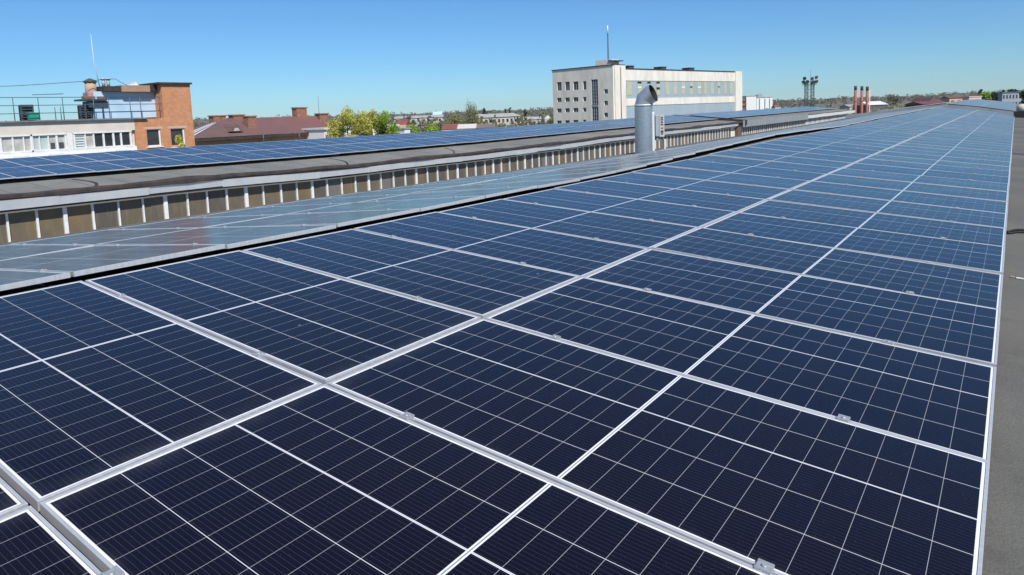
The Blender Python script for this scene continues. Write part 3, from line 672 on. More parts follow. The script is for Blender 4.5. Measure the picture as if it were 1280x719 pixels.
# ------------------------------------------------------------------ trees and shrubs
def leaf_cloud(m, rnd, centres, n, size, tri=True):
    tot = sum(r[0] * r[1] * r[2] for _, r in centres)
    for c, r in centres:
        k = max(4, int(n * (r[0] * r[1] * r[2]) / tot))
        for _ in range(k):
            while True:
                v = Vector((rnd.uniform(-1, 1), rnd.uniform(-1, 1), rnd.uniform(-1, 1)))
                if v.length <= 1: break
            v = v * (0.55 + 0.45 * rnd.random()) if rnd.random() < .5 else v
            p = c + Vector((v.x * r[0], v.y * r[1], v.z * r[2])); s = size * rnd.uniform(.5, 1.3)
            a = Vector((rnd.gauss(0, 1), rnd.gauss(0, 1), rnd.gauss(0, 1))).normalized(); b = a.orthogonal().normalized(); d = a.cross(b)
            m.face([p + b * s, p + d * s * .7, p - b * s * .8, p - d * s * .6])
def tree(name, label, cat, base, height, crown, leafm, n, size, seed, trunk_frac=.35, group=None, slim=1.0, bare=0):
    """base point, total height, crown radius; limbs rise from a tapered trunk, leaf faces gather round the limb ends"""
    rnd = random.Random(seed); t = thing(name, label, cat, base, group); b = Vector(base)
    m = MB(); tr = max(.06, height * .016)
    top = b + Vector((rnd.uniform(-.04, .04) * height, rnd.uniform(-.04, .04) * height, height * .92))
    m.tube([b, b.lerp(top, .4), b.lerp(top, .75), top], [tr, tr * .75, tr * .4, tr * .12], 6)
    cen = []
    nl = 11 + bare
    for i in range(nl):
        f = trunk_frac + (1 - trunk_frac) * (i + .5) / nl * .95; st = b.lerp(top, f * .9); a = rnd.uniform(0, 2 * math.pi)
        prof = math.sin(math.pi * min(1, (1 - f) / (1 - trunk_frac) * .86 + .14)) ** .4
        L = crown * prof * rnd.uniform(.55, 1.0); up = rnd.uniform(.25, .7) * height * (1 - trunk_frac) * .3 * slim
        e = st + Vector((math.cos(a) * L, math.sin(a) * L, up)); m.tube([st, st.lerp(e, .5) + Vector((0, 0, up * .1)), e], [tr * .4, tr * .25, tr * .08], 4)
        rr = crown * rnd.uniform(.28, .5) * (.6 + .4 * prof)
        cen.append((st.lerp(e, .8), (rr, rr, rr * rnd.uniform(.8, 1.5) * slim))); cen.append((st.lerp(e, .45), (rr * .7, rr * .7, rr * .8 * slim)))
    cen.append((top - Vector((0, 0, crown * .25)), (crown * .38, crown * .38, crown * .5 * slim)))
    m.build('trunk', M_BARK, t)
    m = MB(); leaf_cloud(m, rnd, cen, n, size); m.build('crown', leafm, t)
    return t
def tree_px(name, label, cat, px, ytop, depth, wpx, leafm, n, size, seed, zb=-10.0, **kw):
    top = at(px, ytop, depth); cr = wpx / 2 / PXF * depth * 1.3; n = int(n * 1.7); size *= .95
    return tree(name, label, cat, (top.x, top.y, zb), top.z - zb, cr, leafm, n, size, seed, **kw)
GT = 'trees behind the far array'
tree_px('tree', 'yellow-green spring tree at the right end of the red-brown roof, leftmost of three', 'tree', 432, 128.5, 101, 38, M_LEAFY, 3200, .17, 1, group=GT, trunk_frac=.5)
tree_px('tree', 'yellow-green spring tree in the middle of the three by the red-brown roof', 'tree', 459, 131.5, 103, 29, M_LEAFY, 2800, .17, 2, group=GT, trunk_frac=.5)
tree_px('tree', 'bright green tree, rightmost and greenest of the three by the red-brown roof', 'tree', 482, 133, 105, 30, M_LEAFG, 3000, .16, 3, group=GT, trunk_frac=.48)
tree_px('shrub', 'fresh green shrub just above the far array, right of the small white wall', 'shrub', 517, 151, 112, 26, M_LEAFG, 1800, .16, 4, group='green shrubs behind the far array', trunk_frac=.4)
tree_px('shrub', 'fresh green shrub just above the far array, next to the olive poplars', 'shrub', 541, 149.5, 114, 32, M_LEAFG, 2000, .16, 5, group='green shrubs behind the far array', trunk_frac=.4)
GP = 'budding poplars before the long pale building'
tree_px('poplar', 'tall thin budding poplar left of the long pale building, tallest there', 'poplar', 582.5, 124.5, 160, 19, M_LEAFO, 1100, .16, 6, group=GP, slim=1.8, trunk_frac=.4)
tree_px('poplar', 'thin budding poplar touching the left end of the long pale building', 'poplar', 595, 129.5, 163, 14, M_LEAFO, 800, .15, 7, group=GP, slim=1.8, trunk_frac=.4)
tree_px('tree', 'low olive tree spreading left of the tall thin poplar', 'tree', 571, 138.5, 158, 34, M_LEAFO, 1500, .2, 8, group=GT, trunk_frac=.5)
tree_px('tree', 'low olive tree between the poplars and the long pale building', 'tree', 590, 143, 165, 26, M_LEAFO, 1300, .2, 9, group=GT, trunk_frac=.5)
for i, (px, yt, dp, wp, lf, lab) in enumerate(((526, 147, 190, 26, M_LEAFB, 'bare brown tree behind the bright green shrubs'), (548, 149, 185, 22, M_LEAFB, 'bare brown tree behind the gap between shrub and olive tree'),
        (608, 151, 175, 30, M_LEAFO, 'low bushy tree before the left windows of the long pale building'), (626, 150, 172, 26, M_LEAFO, 'low bushy tree before the middle of the long pale building'),
        (645, 151, 176, 24, M_LEAFB, 'low brownish tree before the right windows of the long pale building'), (664, 147, 230, 20, M_LEAFB, 'bare brown tree right of the long pale building'),
        (679, 148, 225, 16, M_LEAFB, 'bare brown tree midway between long pale building and tall block'), (688, 145, 240, 12, M_LEAFO, 'olive tree at the left edge of the tall pale block'),
        (249, 147, 108, 16, M_LEAFB, 'bare twiggy tree just right of the brick corner, behind the hip roof'), (511, 142, 240, 14, M_LEAFB, 'bare twiggy tree behind the bright green tree'))):
    tree_px('tree', lab, 'tree', px, yt, dp, wp, lf, 800, .2, 20 + i, group=GT, trunk_frac=.45)
for i, (px, yt, lab) in enumerate(((604, 133.5, 'distant conifer left of the long pale building roof'), (606.8, 135, 'distant conifer just right of its neighbour at the roof start'), (631.5, 135, 'distant conifer rising behind the roof middle, left of a pair'), (637, 133.8, 'taller distant conifer rising behind the roof middle'), (656, 135.5, 'distant conifer above the right end of the long pale roof'))):
    tree_px('conifer', lab, 'conifer', px, yt, 420, 4.5, M_LEAFD, 350, .35, 40 + i, group='conifers behind the long pale building', slim=1.6)
tree_px('shrub', 'yellow-green shrub growing before the right-hand brick wall window', 'shrub', 222.5, 158, 56.5, 20, M_LEAFY, 1500, .10, 60, trunk_frac=.5)
for i, (px, yt, dp, wp, lf, lab) in enumerate(((1281, 106, 150, 15, M_LEAFD, 'dark conifer at the right edge of the photo'), (1236, 113.5, 320, 16, M_LEAFG, 'green tree left of the grey-blue building, third from it'), (1243.5, 114, 300, 13, M_LEAFD, 'dark tree left of the grey-blue building, second from it'),
        (1251, 115, 290, 12, M_LEAFD, 'dark tree touching the left side of the grey-blue building'), (1228, 116, 330, 15, M_LEAFG, 'green tree right of the pink building'), (1227, 110, 520, 5, M_LEAFD, 'thin conifer on the hilltop above the pink building'),
        (1254.5, 110.5, 420, 6, M_LEAFD, 'thin conifer behind the left end of the grey-blue building'), (1264, 109.5, 420, 8, M_LEAFD, 'broader conifer behind the middle of the grey-blue building'), (1271, 111.5, 420, 6, M_LEAFD, 'thin conifer behind the right end of the grey-blue building'),
        (1117, 117.5, 480, 15, M_LEAFB, 'bare tree on the skyline right of the white roofed shed'))):
    tree_px('tree', lab, 'tree', px, yt, dp, wp, lf, 1400 if dp < 350 else 500, dp * .0014, 70 + i, group='trees near the far right horizon', trunk_frac=.3)

# woods on the hills and scrub on the near fields: one mass each
def clumps(name, spots, m_, seed):
    rnd = random.Random(seed); m = MB()
    for p, r, hgt in spots:
        for _ in range(16):
            q = p + Vector((rnd.gauss(0, r * .5), rnd.gauss(0, r * .5), rnd.uniform(0, hgt))); s = r * rnd.uniform(.14, .4)
            a = Vector((rnd.gauss(0, 1), rnd.gauss(0, 1), rnd.gauss(0, .6))).normalized(); b = a.orthogonal().normalized(); d = a.cross(b)
            m.face([q + b * s, q + d * s, q - b * s * .8, q - d * s * .7])
    return m.build(name, m_)
rnd = random.Random(5); sp = []
for i in range(1500):
    px = rnd.uniform(-60, 1340); dp = rnd.uniform(900, 1480); ys_ = lerp_table(SKYL, px); hz = 141.4 - .0381 * (px - 640)
    f = (dp - 900) / 600; p = at(px, hz + (ys_ - hz) * f + (1 - f) * 4, dp); p.z = max(p.z, -9) - rnd.uniform(0, 3)
    sp.append((p, rnd.uniform(3, 6), rnd.uniform(3, 6)))
tag(clumps('woods', sp, M_LEAFB, 8), 'brownish leafless woods covering the low hills along the horizon', 'woods', kind='stuff')
sp = []
for i in range(900):
    px = rnd.uniform(930, 1230); dp = rnd.uniform(170, 520); p = at(px, 130, dp); p.z = -10
    hgt = min(rnd.uniform(2.5, 9), 8 + dp * .002); sp.append((p, rnd.uniform(1.5, 3.5), hgt))
tag(clumps('scrub', sp, M_LEAFO, 9), 'olive and green scrub on the field beyond the hall ends', 'scrub', kind='stuff')
sp = []
for i in range(420):
    px = rnd.uniform(1080, 1170); dp = rnd.uniform(170, 330); p = at(px, 130, dp); p.z = -10; sp.append((p, rnd.uniform(1.5, 4), rnd.uniform(2, 6.5)))
tag(clumps('bushes', sp, M_LEAFG, 10), 'bright green bushes on the field right of the red chimney pipes', 'bushes', kind='stuff')
sp = []
for i in range(1500):
    px = rnd.uniform(-40, 700); dp = rnd.uniform(240, 800); p = at(px, 150, dp); p.z = -10; sp.append((p, rnd.uniform(2, 4.5), rnd.uniform(5, 11.5)))
tag(clumps('town_greenery', sp, leaf('soft_spring_greenery', (.19, .19, .10), (.14, .16, .075), (.24, .20, .14)), 12), 'olive and brown garden trees massed between the distant town houses', 'greenery', kind='stuff')

# ------------------------------------------------------------------ white and brick building at the left
XF = -60.0
def F(px, py, x=XF): p = hitx(px, py, x); return p.y, p.z
def slab(m, x0, x1, y0, y1, z0, z1, mi=0): m.box(((x0 + x1) / 2, (y0 + y1) / 2, (z0 + z1) / 2), (abs(x1 - x0), abs(y1 - y0), abs(z1 - z0)), mi=mi)
ob = thing('office_building', 'white fronted building with a brick end and pale blue rooftop block, far left', 'building', (XF - 6, 22, -10))
yW0 = 4.0; yB0, zRoof = F(167.5, 149.5); yB1 = F(242.0, 160)[0]; yT0 = F(202.5, 120)[0]; zT = F(220, 105.5)[1]; zR0 = F(60, 152.2)[1]
zWt = F(60, 167.2)[1]; zWb = F(60, 189.0)[1]
m = MB(); slab(m, XF - 12, XF, yW0, yB0, zWt, zR0); slab(m, XF - 12, XF - .25, yW0, yB0, -10, zWt); m.build('wall', M_CREAM, ob)
m = MB(); slab(m, XF - 12.1, XF + .22, yW0, yB0 + 1.0, zR0 + .003, zR0 + .12); m.build('roof', mat('roof_coping', (.13, .13, .14), (.2, .2, .2), rough=.7), ob)
m = MB(); slab(m, XF - .24, XF + .18, yW0, yB0, zWb - .55, zWb - .30); slab(m, XF - .24, XF + .04, yW0, yB0, zWb - .30, zWb); slab(m, XF - .2, XF + .02, yW0, yB0, -10, zWb - .56); m.build('window_sill_band', M_WHITE, ob)
groups = [((-6, 38.2), ((2, 15, M_GLASSL), (17, 29, M_GLASSL), (30.5, 38, M_GLASSL))), ((40.8, 81.5), ((41.8, 49, M_GLASSG), (50.2, 60, M_GLASSG), (61.5, 70, M_GLASSL), (72.5, 81.2, M_GLASSL))), ((94, 163.5), ((94.5, 106.3, M_GLASSG), (108, 116.8, M_GLASSL), (118.6, 129, M_GLASSD), (131.2, 141.3, M_GLASSD), (143.6, 151, M_GLASSD), (153, 163, M_GLASSD)))]
for (a, b), panes in groups:
    y0, y1 = F(a, 175)[0], F(b, 175)[0]
    f = MB(); fx = XF - .02; ys_ = [y0]
    edges = [(F(p0, 175)[0], F(p1, 175)[0]) for p0, p1, _ in panes]
    slab(f, XF - .24, fx + .05, y0 - .12, y1 + .12, zWt - .12, zWt - .003); slab(f, XF - .24, fx + .07, y0 - .12, y1 + .12, zWb + .003, zWb + .12)
    last = y0 - .12
    for e0, e1 in edges + [(y1 + .12, None)]:
        if e0 - last > .05: slab(f, XF - .24, fx, last, e0, zWb + .122, zWt - .122)
        last = e1
    fo = f.build('window', M_WHITE, ob)
    for (e0, e1), (_, _, gm) in zip(edges, panes):
        p = MB(); slab(p, XF - .16, XF - .13, e0, e1, zWb + .12, zWt - .12); p.build('pane', gm, fo)
for a, b in ((81.8, 93.5), (38.2, 40.8)): y0, y1 = F(a, 175)[0], F(b, 175)[0]; m = MB(); slab(m, XF - .24, XF + .01, y0 + .125, y1 - .125, zWb + .005, zWt - .005); m.build('spandrel', M_WHITE, ob)
fr = MB(); y0, y1 = F(94.5, 175)[0], F(106.3, 175)[0]
for i in range(7): slab(fr, XF - .12, XF - .08, y0 + .03, y1 - .03, zWb + .25 + i * .2, zWb + .32 + i * .2)
fr.build('window_blind', M_WHITE, ob)
# window boxes for air units under the sill
for px in (23, 67, 149):
    m = MB(); yy, zz = F(px, 188 - (px - 20) * .05); m.box((XF + .46, yy, zWb - .42), (.5, .9, .5)); m.build('sill_box', M_WHITE, ob, bevel=.04)
m = MB()
for a, b in ((62.5, 70), (73, 81)):
    y0, y1 = F(a, 175)[0], F(b, 175)[0]; slab(m, XF - .12, XF - .06, y0 + .05, y1 - .08, zWb + .14, zWb + .62)
m.build('window_board', M_DARKM, ob)
# brick end: lower part and tall stair block, with window openings cut as real recesses
zB = zR0 + .02; zTop = zT
wins = []
for a, b, t_, bt in ((184, 201.5, 161.5, 183), (214, 231.5, 160.5, 183.5)):
    wins.append((F(a, 172)[0], F(b, 172)[0], F((a + b) / 2, bt)[1], F((a + b) / 2, t_)[1]))
m = MB(); ys_ = [yB0 + .003] + [v for w_ in wins for v in (w_[0], w_[1])] + [yB1]
zlo, zhi = wins[0][2], wins[0][3]
slab(m, XF - .4, XF, yB0 + .003, yB1, -10, zlo); slab(m, XF - .4, XF, yB0 + .003, yB1, zhi, zB)
for a, b in ((ys_[0], ys_[1]), (ys_[2], ys_[3]), (ys_[4], ys_[5])): slab(m, XF - .4, XF, a, b, zlo, zhi)
slab(m, XF - 12, XF - .4, yB0 + .003, yB1, -10, zB); m.build('brick_wall', M_BRICK, ob)
m = MB(); slab(m, XF - 8, XF - .003, yT0, yB1 - .003, zB + .003, zTop); m.build('brick_wall', M_BRICK, ob)
m = MB(); slab(m, XF - 8.2, XF + .2, yT0 - .35, yB1 + .12, zTop + .003, zTop + .16); m.build('roof', M_BITD, ob)
for y0, y1, z0, z1 in wins:
    f = MB(); slab(f, XF - .22, XF - .14, y0, y0 + .06, z0, z1); slab(f, XF - .22, XF - .1, y1 - .12, y1, z0, z1); slab(f, XF - .22, XF - .1, y0 + .1, y1 - .12, z0, z0 + .1); slab(f, XF - .22, XF - .1, y0 + .1, y1 - .12, z1 - .06, z1)
    slab(f, XF - .002, XF + .1, y0 - .1, y1 + .1, z0 - .1, z0 - .003); lt = MB(); slab(lt, XF - .3, XF + .012, y0 - .25, y1 + .25, z1 + .003, z1 + .2); lt.build('lintel', M_PINK, ob)
    fo = f.build('window', M_WHITE, ob); p = MB(); slab(p, XF - .19, XF - .17, y0 + .06, y1 - .12, z0 + .1, z1 - .06); p.build('pane', M_GLASSD, fo)
# rooftop block: blue wall, dark and brick capping
XK = XF - 1.3
def K(px, py): return F(px, py, XK)
yk0 = K(119, 140)[0]; yk1 = K(203, 140)[0]; zk = K(150, 114.5)[1]
m = MB(); slab(m, XK - 1.4, XK, yk0, yk1, zR0 + .13, zk); m.build('rooftop_wall', M_BLUEW, ob)
a0 = K(126, 112)[0]; a1 = K(147.6, 112)[0]; a2 = K(183, 112)[0]; a3 = K(200, 112)[0]
for a, b, hh in ((a0, a1, .42), (a2, a3, .55)): m = MB(); slab(m, XK - 1.8, XK + .55, a, b, zk + .003, zk + hh); m.build('roof_capping', M_BITD, ob)
m = MB(); slab(m, XK - 1.8, XK + .65, a1 + .003, a2 - .003, zk - .04, zk + .5); m.build('brick_parapet', mat('old_tan_brick', (.40, .26, .17), (.32, .2, .13), rough=.9, scale=3), ob)
m = MB(); yy = K(171, 110)[0]; b0 = K(163, 108)[0]; b1 = K(182, 108)[0]; m.hexa([(XK - 1, b0, zk + .51), (XK - 1.7, b0, zk + .51), (XK - 1.7, b1, zk + .51), (XK - 1, b1, zk + .51)], [(XK - 1, b0 + .9, zk + .75), (XK - 1.7, b0 + .9, zk + .75), (XK - 1.7, b1 - .4, zk + .95), (XK - 1, b1 - .4, zk + .95)]); m.build('skylight', M_WHITE, ob)
# railing along the roof edge
m = MB(); xr_ = XF - .35; z0 = zR0 + .12; yA, yZ = 5.0, F(202, 140, xr_)[0]
for zz in (.55, 1.15, 1.75): m.tube([(xr_, yA, z0 + zz), (xr_, yZ, z0 + zz)], .028, 5)
for px in (17.5, 49, 79.5, 118, 137, 163.5, 176.5, 200): yy = F(px, 140, xr_)[0]; m.tube([(xr_, yy, z0), (xr_, yy, z0 + 1.78)], .032, 5)
for px in (69, 76): yy = F(px, 140, xr_)[0]; m.tube([(xr_, yy, z0), (xr_, yy, z0 + 1.0)], .03, 5)
m.tube([(xr_, F(41, 125, xr_)[0], z0 + 1.95), (xr_, F(80, 125, xr_)[0], z0 + 2.02)], .03, 5)
m.build('railing', M_RAIL, ob)
# things standing on that roof
def on_roof(px, x=XF - 1.6): return Vector((x, F(px, 150, x)[0], zR0 + .12))
def louver(px0, px1, hgt, label):
    x = XF - 1.6; y0, y1 = F(px0, 145, x)[0], F(px1, 145, x)[0]; b = Vector((x, (y0 + y1) / 2, zR0 + .12)); t = thing('cooling_louver', label, 'louver unit', b)
    m = MB(); slab(m, x - .7, x - .1, y0 + .05, y1 - .05, b.z, b.z + hgt); m.build('core', M_BLACK, t)
    m = MB(); n = 6
    for i in range(n): zz = b.z + hgt * (i + .5) / n; m.hexa([(x + .02, y0, zz - .09), (x - .09, y0, zz - .05), (x - .09, y1, zz - .05), (x + .02, y1, zz - .09)], [(x + .02, y0, zz - .05), (x - .09, y0, zz), (x - .09, y1, zz), (x + .02, y1, zz - .05)])
    for yy in (y0, y1): slab(m, x - .1, x + .04, yy - .05, yy + .05, b.z, b.z + hgt)
    m.build('slats', M_DARKM, t)
louver(27.5, 42, 1.25, 'dark louvered unit on the white building roof, left behind the green box')
louver(101.5, 114.5, 1.15, 'dark louvered unit on the white building roof under the painted tower')
x = XF - .9; y0, y1 = F(35.5, 145, x)[0], F(47.5, 145, x)[0]; b = Vector((x, (y0 + y1) / 2, zR0 + .123))
t = thing('green_cabinet', 'green metal cabinet standing on the white building roof before the louvers', 'cabinet', b)
m = MB(); m.box(b + Vector((0, 0, .30)), (.5, y1 - y0, .52)); m.build('body', M_GREEN, t, bevel=.02)
m = MB(); m.box(b + Vector((.02, 0, .59)), (.6, y1 - y0 + .1, .06)); m.box(b + Vector((.26, .2, .3)), (.02, .06, .16)); m.build('lid', mat('light_green_edge', (.03, .36, .25), rough=.5), t)
# painted tower with a dark domed cap on a rusty platform
x = XF - 1.9; g = lambda px, py: F(px, py, x)
y0, y1 = g(106, 115)[0], g(121.5, 115)[0]; zb_, zt_ = g(113, 124)[1], g(113, 103)[1]; b = Vector((x, (y0 + y1) / 2, zR0 + .12))
t = thing('rooftop_tower', 'yellow and purple painted roof cowl with a dark domed cap on a platform', 'roof cowl', b)
m = MB(); pts = []; n = 12
m.tube([(x, b.y, zb_), (x, b.y, (zb_ + zt_) / 2), (x, b.y, zt_)], [(y1 - y0) / 2 * .95] * 3, 8); o = m.build('cowl', M_OCHRE, t)
m = MB(); m.box((x, b.y + .05, zb_ + .28), (1.15, (y1 - y0) * 1.02, .55)); m.build('cowl_base', M_PURPLE, t, bevel=.05)
m = MB(); r_ = (y1 - y0) / 2; m.tube([(x, b.y, zt_), (x, b.y, zt_ + .06), (x, b.y, zt_ + .22), (x, b.y, zt_ + .32)], [r_ * 1.12, r_ * 1.12, r_ * .6, r_ * .1], 12); m.build('cap', M_DARKM, t)
p0, p1 = g(98, 126)[0], g(128, 126)[0]
m = MB(); m.box((x, (p0 + p1) / 2, zb_ - .08), (1.7, p1 - p0, .14)); m.box((x + .1, (p0 + p1) / 2 + .3, zb_ - .45), (1.2, (p1 - p0) * .8, .5))
for yy in (p0 + .2, p1 - .3): m.box((x + .6, yy, (zb_ + b.z) / 2 - .3), (.12, .12, zb_ - b.z - .2))
m.build('platform', M_DARKM, t)
m = MB(); m.box((x + .5, p0 + .55, zb_ + .12), (.5, .8, .2)); m.box((x + .5, p1 - .35, zb_ + .1), (.5, .6, .18)); m.build('rusty_tray', mat('rust', (.32, .18, .11), (.2, .11, .07), rough=.9, scale=5), t)
# pipes, mast and wire
for i, px in enumerate((133, 139)):
    yy, zz = K(px, 99); bz = zk + .42; t = MB(); r_ = .13
    t.tube([(XK - .6, yy, bz), (XK - .6, yy, zz + .05)], r_, 10); t.tube([(XK - .6, yy, zz), (XK - .6, yy, zz + .1)], r_ * 1.7, 10)
    tag(t.build('vent_pipe', mat('pale_green_pipe', (.42, .5, .46), (.3, .35, .33), rough=.6)), ('left' if i == 0 else 'right') + ' one of two thin capped vent pipes on the blue rooftop block', 'vent pipe', 'vent pipes on the blue rooftop block')
m = MB(); q0, q1 = K(132, 100), K(121.5, 41); m.tube([(XK - 1.2, q0[0], zk + .42), (XK - 1.2, (q0[0] + q1[0]) / 2 - .12, (zk + .42 + q1[1]) / 2), (XK - 1.2, q1[0], q1[1])], [.035, .03, .015], 6)
tag(m.build('whip_antenna', mat('pale_grey_fibreglass', (.62, .66, .68), rough=.4)), 'slender pale whip antenna leaning above the blue rooftop block', 'antenna')
m = MB(); P = []
for px, py in ((-30, 109.5), (20, 107.5), (60, 105), (85, 103.2), (112, 101.5), (128, 99.5), (142, 99), (150, 104), (158, 107.5)): yy, zz = K(px, py); P.append((XK + .3, yy, zz))
m.tube(P, .022, 5); tag(m.build('overhead_wire', M_DARKM), 'dark wire sagging from the left frame edge past the painted cowl', 'wire')

# ------------------------------------------------------------------ long red-brown roofed house
XH = -88.0
H = lambda px, py, x=XH: (hitx(px, py, x).y, hitx(px, py, x).z)
hs = thing('brick_house', 'long low brick house with a red-brown hipped metal roof, right of the brick tower', 'house', (XH - 7, 60, -10))
ye0 = H(243, 174)[0]; ye1 = H(405, 164)[0]; ze = H(330, 168.5)[1]; xr2 = XH - 6.5
yr0, zr_ = H(281, 148.5, xr2); yr1 = H(418, 146, xr2)[0]
m = MB(); slab(m, XH - 12.5, XH - .5, ye0 + .6, ye1 - .5, -10, ze - .25); m.build('wall', mat('salmon_brick_wall', (.52, .30, .21), (.42, .22, .15), rough=.9, scale=1.0), hs)
def roof_faces(m, y0, y1, x0, x1, z, ry0, ry1, rz):
    A, B, C, D = (x1, y0, z), (x1, y1, z), (x0, y1, z), (x0, y0, z); E_, G = ((x0 + x1) / 2, ry0, rz), ((x0 + x1) / 2, ry1, rz)
    m.face((A, B, G, E_)); m.face((B, C, G)); m.face((C, D, E_, G)); m.face((D, A, E_)); m.face((A, D, C, B))
def sheet_roof():
    k = NB('seamed_red_brown_roof'); p = k.pos(); sp = k.n('ShaderNodeSeparateXYZ'); k.link(p, sp.inputs[0])
    c = k.mix(k.remap(k.noise(p, .3, 5, .7), .35, .65), (0.17, 0.095, 0.080), (0.12, 0.082, 0.076))
    c = k.mix(k.remap(sp.outputs[1], 52, 72, 0, .7), c, (0.23, 0.09, 0.075))
    f = k.math('FRACT', k.math('DIVIDE', sp.outputs[1], 0.9)); c = k.mix(k.math('LESS_THAN', f, .07), c, (0.09, 0.05, 0.045))
    k.link(c, k.b.inputs['Base Color']); k.b.inputs['Roughness'].default_value = .6; return k.m
M_SROOF = sheet_roof()
m = MB(); roof_faces(m, ye0 - .2, ye1 + .4, XH - 13, XH + .3, ze, yr0, ye1 + .35 if False else yr1 - 4, zr_); ro = m.build('roof', M_SROOF, hs)
m = MB(); slab(m, XH + .05, XH + .35, ye0 - .2, ye1 + .4, ze - .42, ze - .06); m.build('eave_board', M_BITD, hs)
for px in (327, 372): m = MB(); yy = H(px, 168)[0]; m.tube([(XH + .4, yy, ze + .1), (XH + .4, yy, ze - 1.6)], .12, 6); m.build('downpipe', M_DARKM, hs)
m = MB()                                           # white flashing strips on the hip
for t_ in (.2, .45, .7): a = Vector((XH + .3, ye0 - .2, ze)); b = Vector((xr2, yr0, zr_)); c = Vector((XH - 13, ye0 - .2, ze)); q = a.lerp(c, t_ * .5); e = q.lerp(b, .75); m.tube([q + Vector((0, -.03, .05)), e + Vector((0, -.03, .06))], .09, 4)
m.build('hip_flashing', M_GALV, hs)
for px, yt, wp, xo, big in ((271.5, 145.5, 15, -6.6, 1), (295.5, 144.5, 14, -6.7, 1), (312, 146, 11, -3.2, 2), (374, 135.3, 15, -6.5, 1), (402, 142.8, 14, -7.2, 1)):
    x = XH + xo; yy, zz = H(px, yt, x); wd = wp / PXF * (abs(x) * 1.22)
    m = MB(); m.box((x, yy, zz - (1.6 if big == 1 else 2.3)), (1.2, wd, 3.2 if big == 1 else 4.6)); m.box((x, yy, zz + .06), (1.4, wd * 1.12, .18)); m.build('chimney', M_BRICKD, ro)
yy, zz = H(293.5, 164.5, XH - 1.2); m = MB(); w2 = 1.1
m.hexa([(XH - .7, yy - w2, zz), (XH - 4, yy - w2, zz), (XH - 4, yy + w2, zz), (XH - .7, yy + w2, zz)], [(XH - .7, yy - .1, zz + 1.0), (XH - 4, yy - .1, zz + 1.0), (XH - 4, yy + .1, zz + 1.0), (XH - .7, yy + .1, zz + 1.0)]); dm = m.build('dormer', M_SROOF, hs)
m = MB(); m.hexa([(XH - .68, yy - .5, zz + .1), (XH - .72, yy - .5, zz + .1), (XH - .72, yy + .5, zz + .1), (XH - .68, yy + .5, zz + .1)], [(XH - .68, yy - .25, zz + .5), (XH - .72, yy - .25, zz + .5), (XH - .72, yy + .25, zz + .5), (XH - .68, yy + .25, zz + .5)]); m.build('window', M_GLASSL, dm)
m = MB(); yy, zz = H(397.5, 121, XH - 6.5); m.tube([(XH - 6.5, yy, zr_ - .2), (XH - 6.5, yy, zz)], .03, 5)
tag(m.build('aerial', M_DARKM), 'thin dark aerial mast on the red-brown ridge near its right chimney', 'aerial')
# low white walled annexe below the trees
x = -84.0; y0, y1 = H(405, 165, x)[0], H(497, 158, x)[0]; an = thing('annexe', 'low white walled annexe beneath the yellow-green trees', 'annexe', (x - 3, (y0 + y1) / 2, -10))
z1 = H(410, 161.8, x)[1]; m = MB(); slab(m, x - 5, x, y0, y1, -10, z1); m.build('wall', M_WHITE, an)
m = MB(); slab(m, x - 5.2, x + .3, y0 - .2, y1 + .2, z1 + .003, z1 + .25); m.build('roof', M_GALV, an)
m = MB(); yy = H(500.5, 158, x + 4)[0]; b = Vector((x + 4, yy, -10)); bx = thing('white_kiosk', 'small white boxy hut between the green tree and green shrub', 'hut', b)
zt_ = H(500, 161.5, x + 4)[1]; m.box((b.x, b.y, (zt_ - 10) / 2), (3, .9 * 1.4, zt_ + 10)); m.build('wall', M_WHITE, bx); m = MB(); m.box((b.x, b.y, zt_ + .1), (3.3, 1.6, .18)); m.build('roof', M_GALVD, bx)

# ------------------------------------------------------------------ tall pale block beyond the far array
AB = R(10); uu = Vector((math.sin(AB), math.cos(AB), 0)); vv_ = Vector((-math.cos(AB), math.sin(AB), 0)); Z = Vector((0, 0, 1))
PC = at(766.3, 100, 205.0); PC.z = 0
def LF(px, py, off=0.0):                           # long side: distance along, height
    p = hitp(px, py, PC - vv_ * off, vv_); return (p - PC).dot(uu), p.z
def EF(px, py, off=0.0):                           # end side
    p = hitp(px, py, PC - uu * off, uu); return (p - PC).dot(vv_), p.z
def prism(m, a, b, c, d, z0, z1, mi=0):             # a..b along uu, c..d along vv
    P = lambda s, t, z: PC + uu * s + vv_ * t + Z * z
    m.hexa([P(a, c, z0), P(b, c, z0), P(b, d, z0), P(a, d, z0)], [P(a, c, z1), P(b, c, z1), P(b, d, z1), P(a, d, z1)], mi)
tb = thing('works_block', 'tall pale concrete works block with a mast on top, behind the spiral duct', 'building', PC - Z * 10)
wE = EF(690.5, 100)[0]; zS = EF(766, 81.5)[1]; sS = LF(781, 100)[0]; sEnd = LF(918, 100)[0]; sPier = LF(926.3, 100)[0]
zL = LF(850, 88.2)[1]; zg1 = LF(850, 102.3 - .9)[1]; zg0 = LF(850, 122)[1]; zw0 = LF(850, 130.2)[1]
def Eh(x_, y_): return EF(680 + x_ / 4.923, 60 + y_ / 4.923)
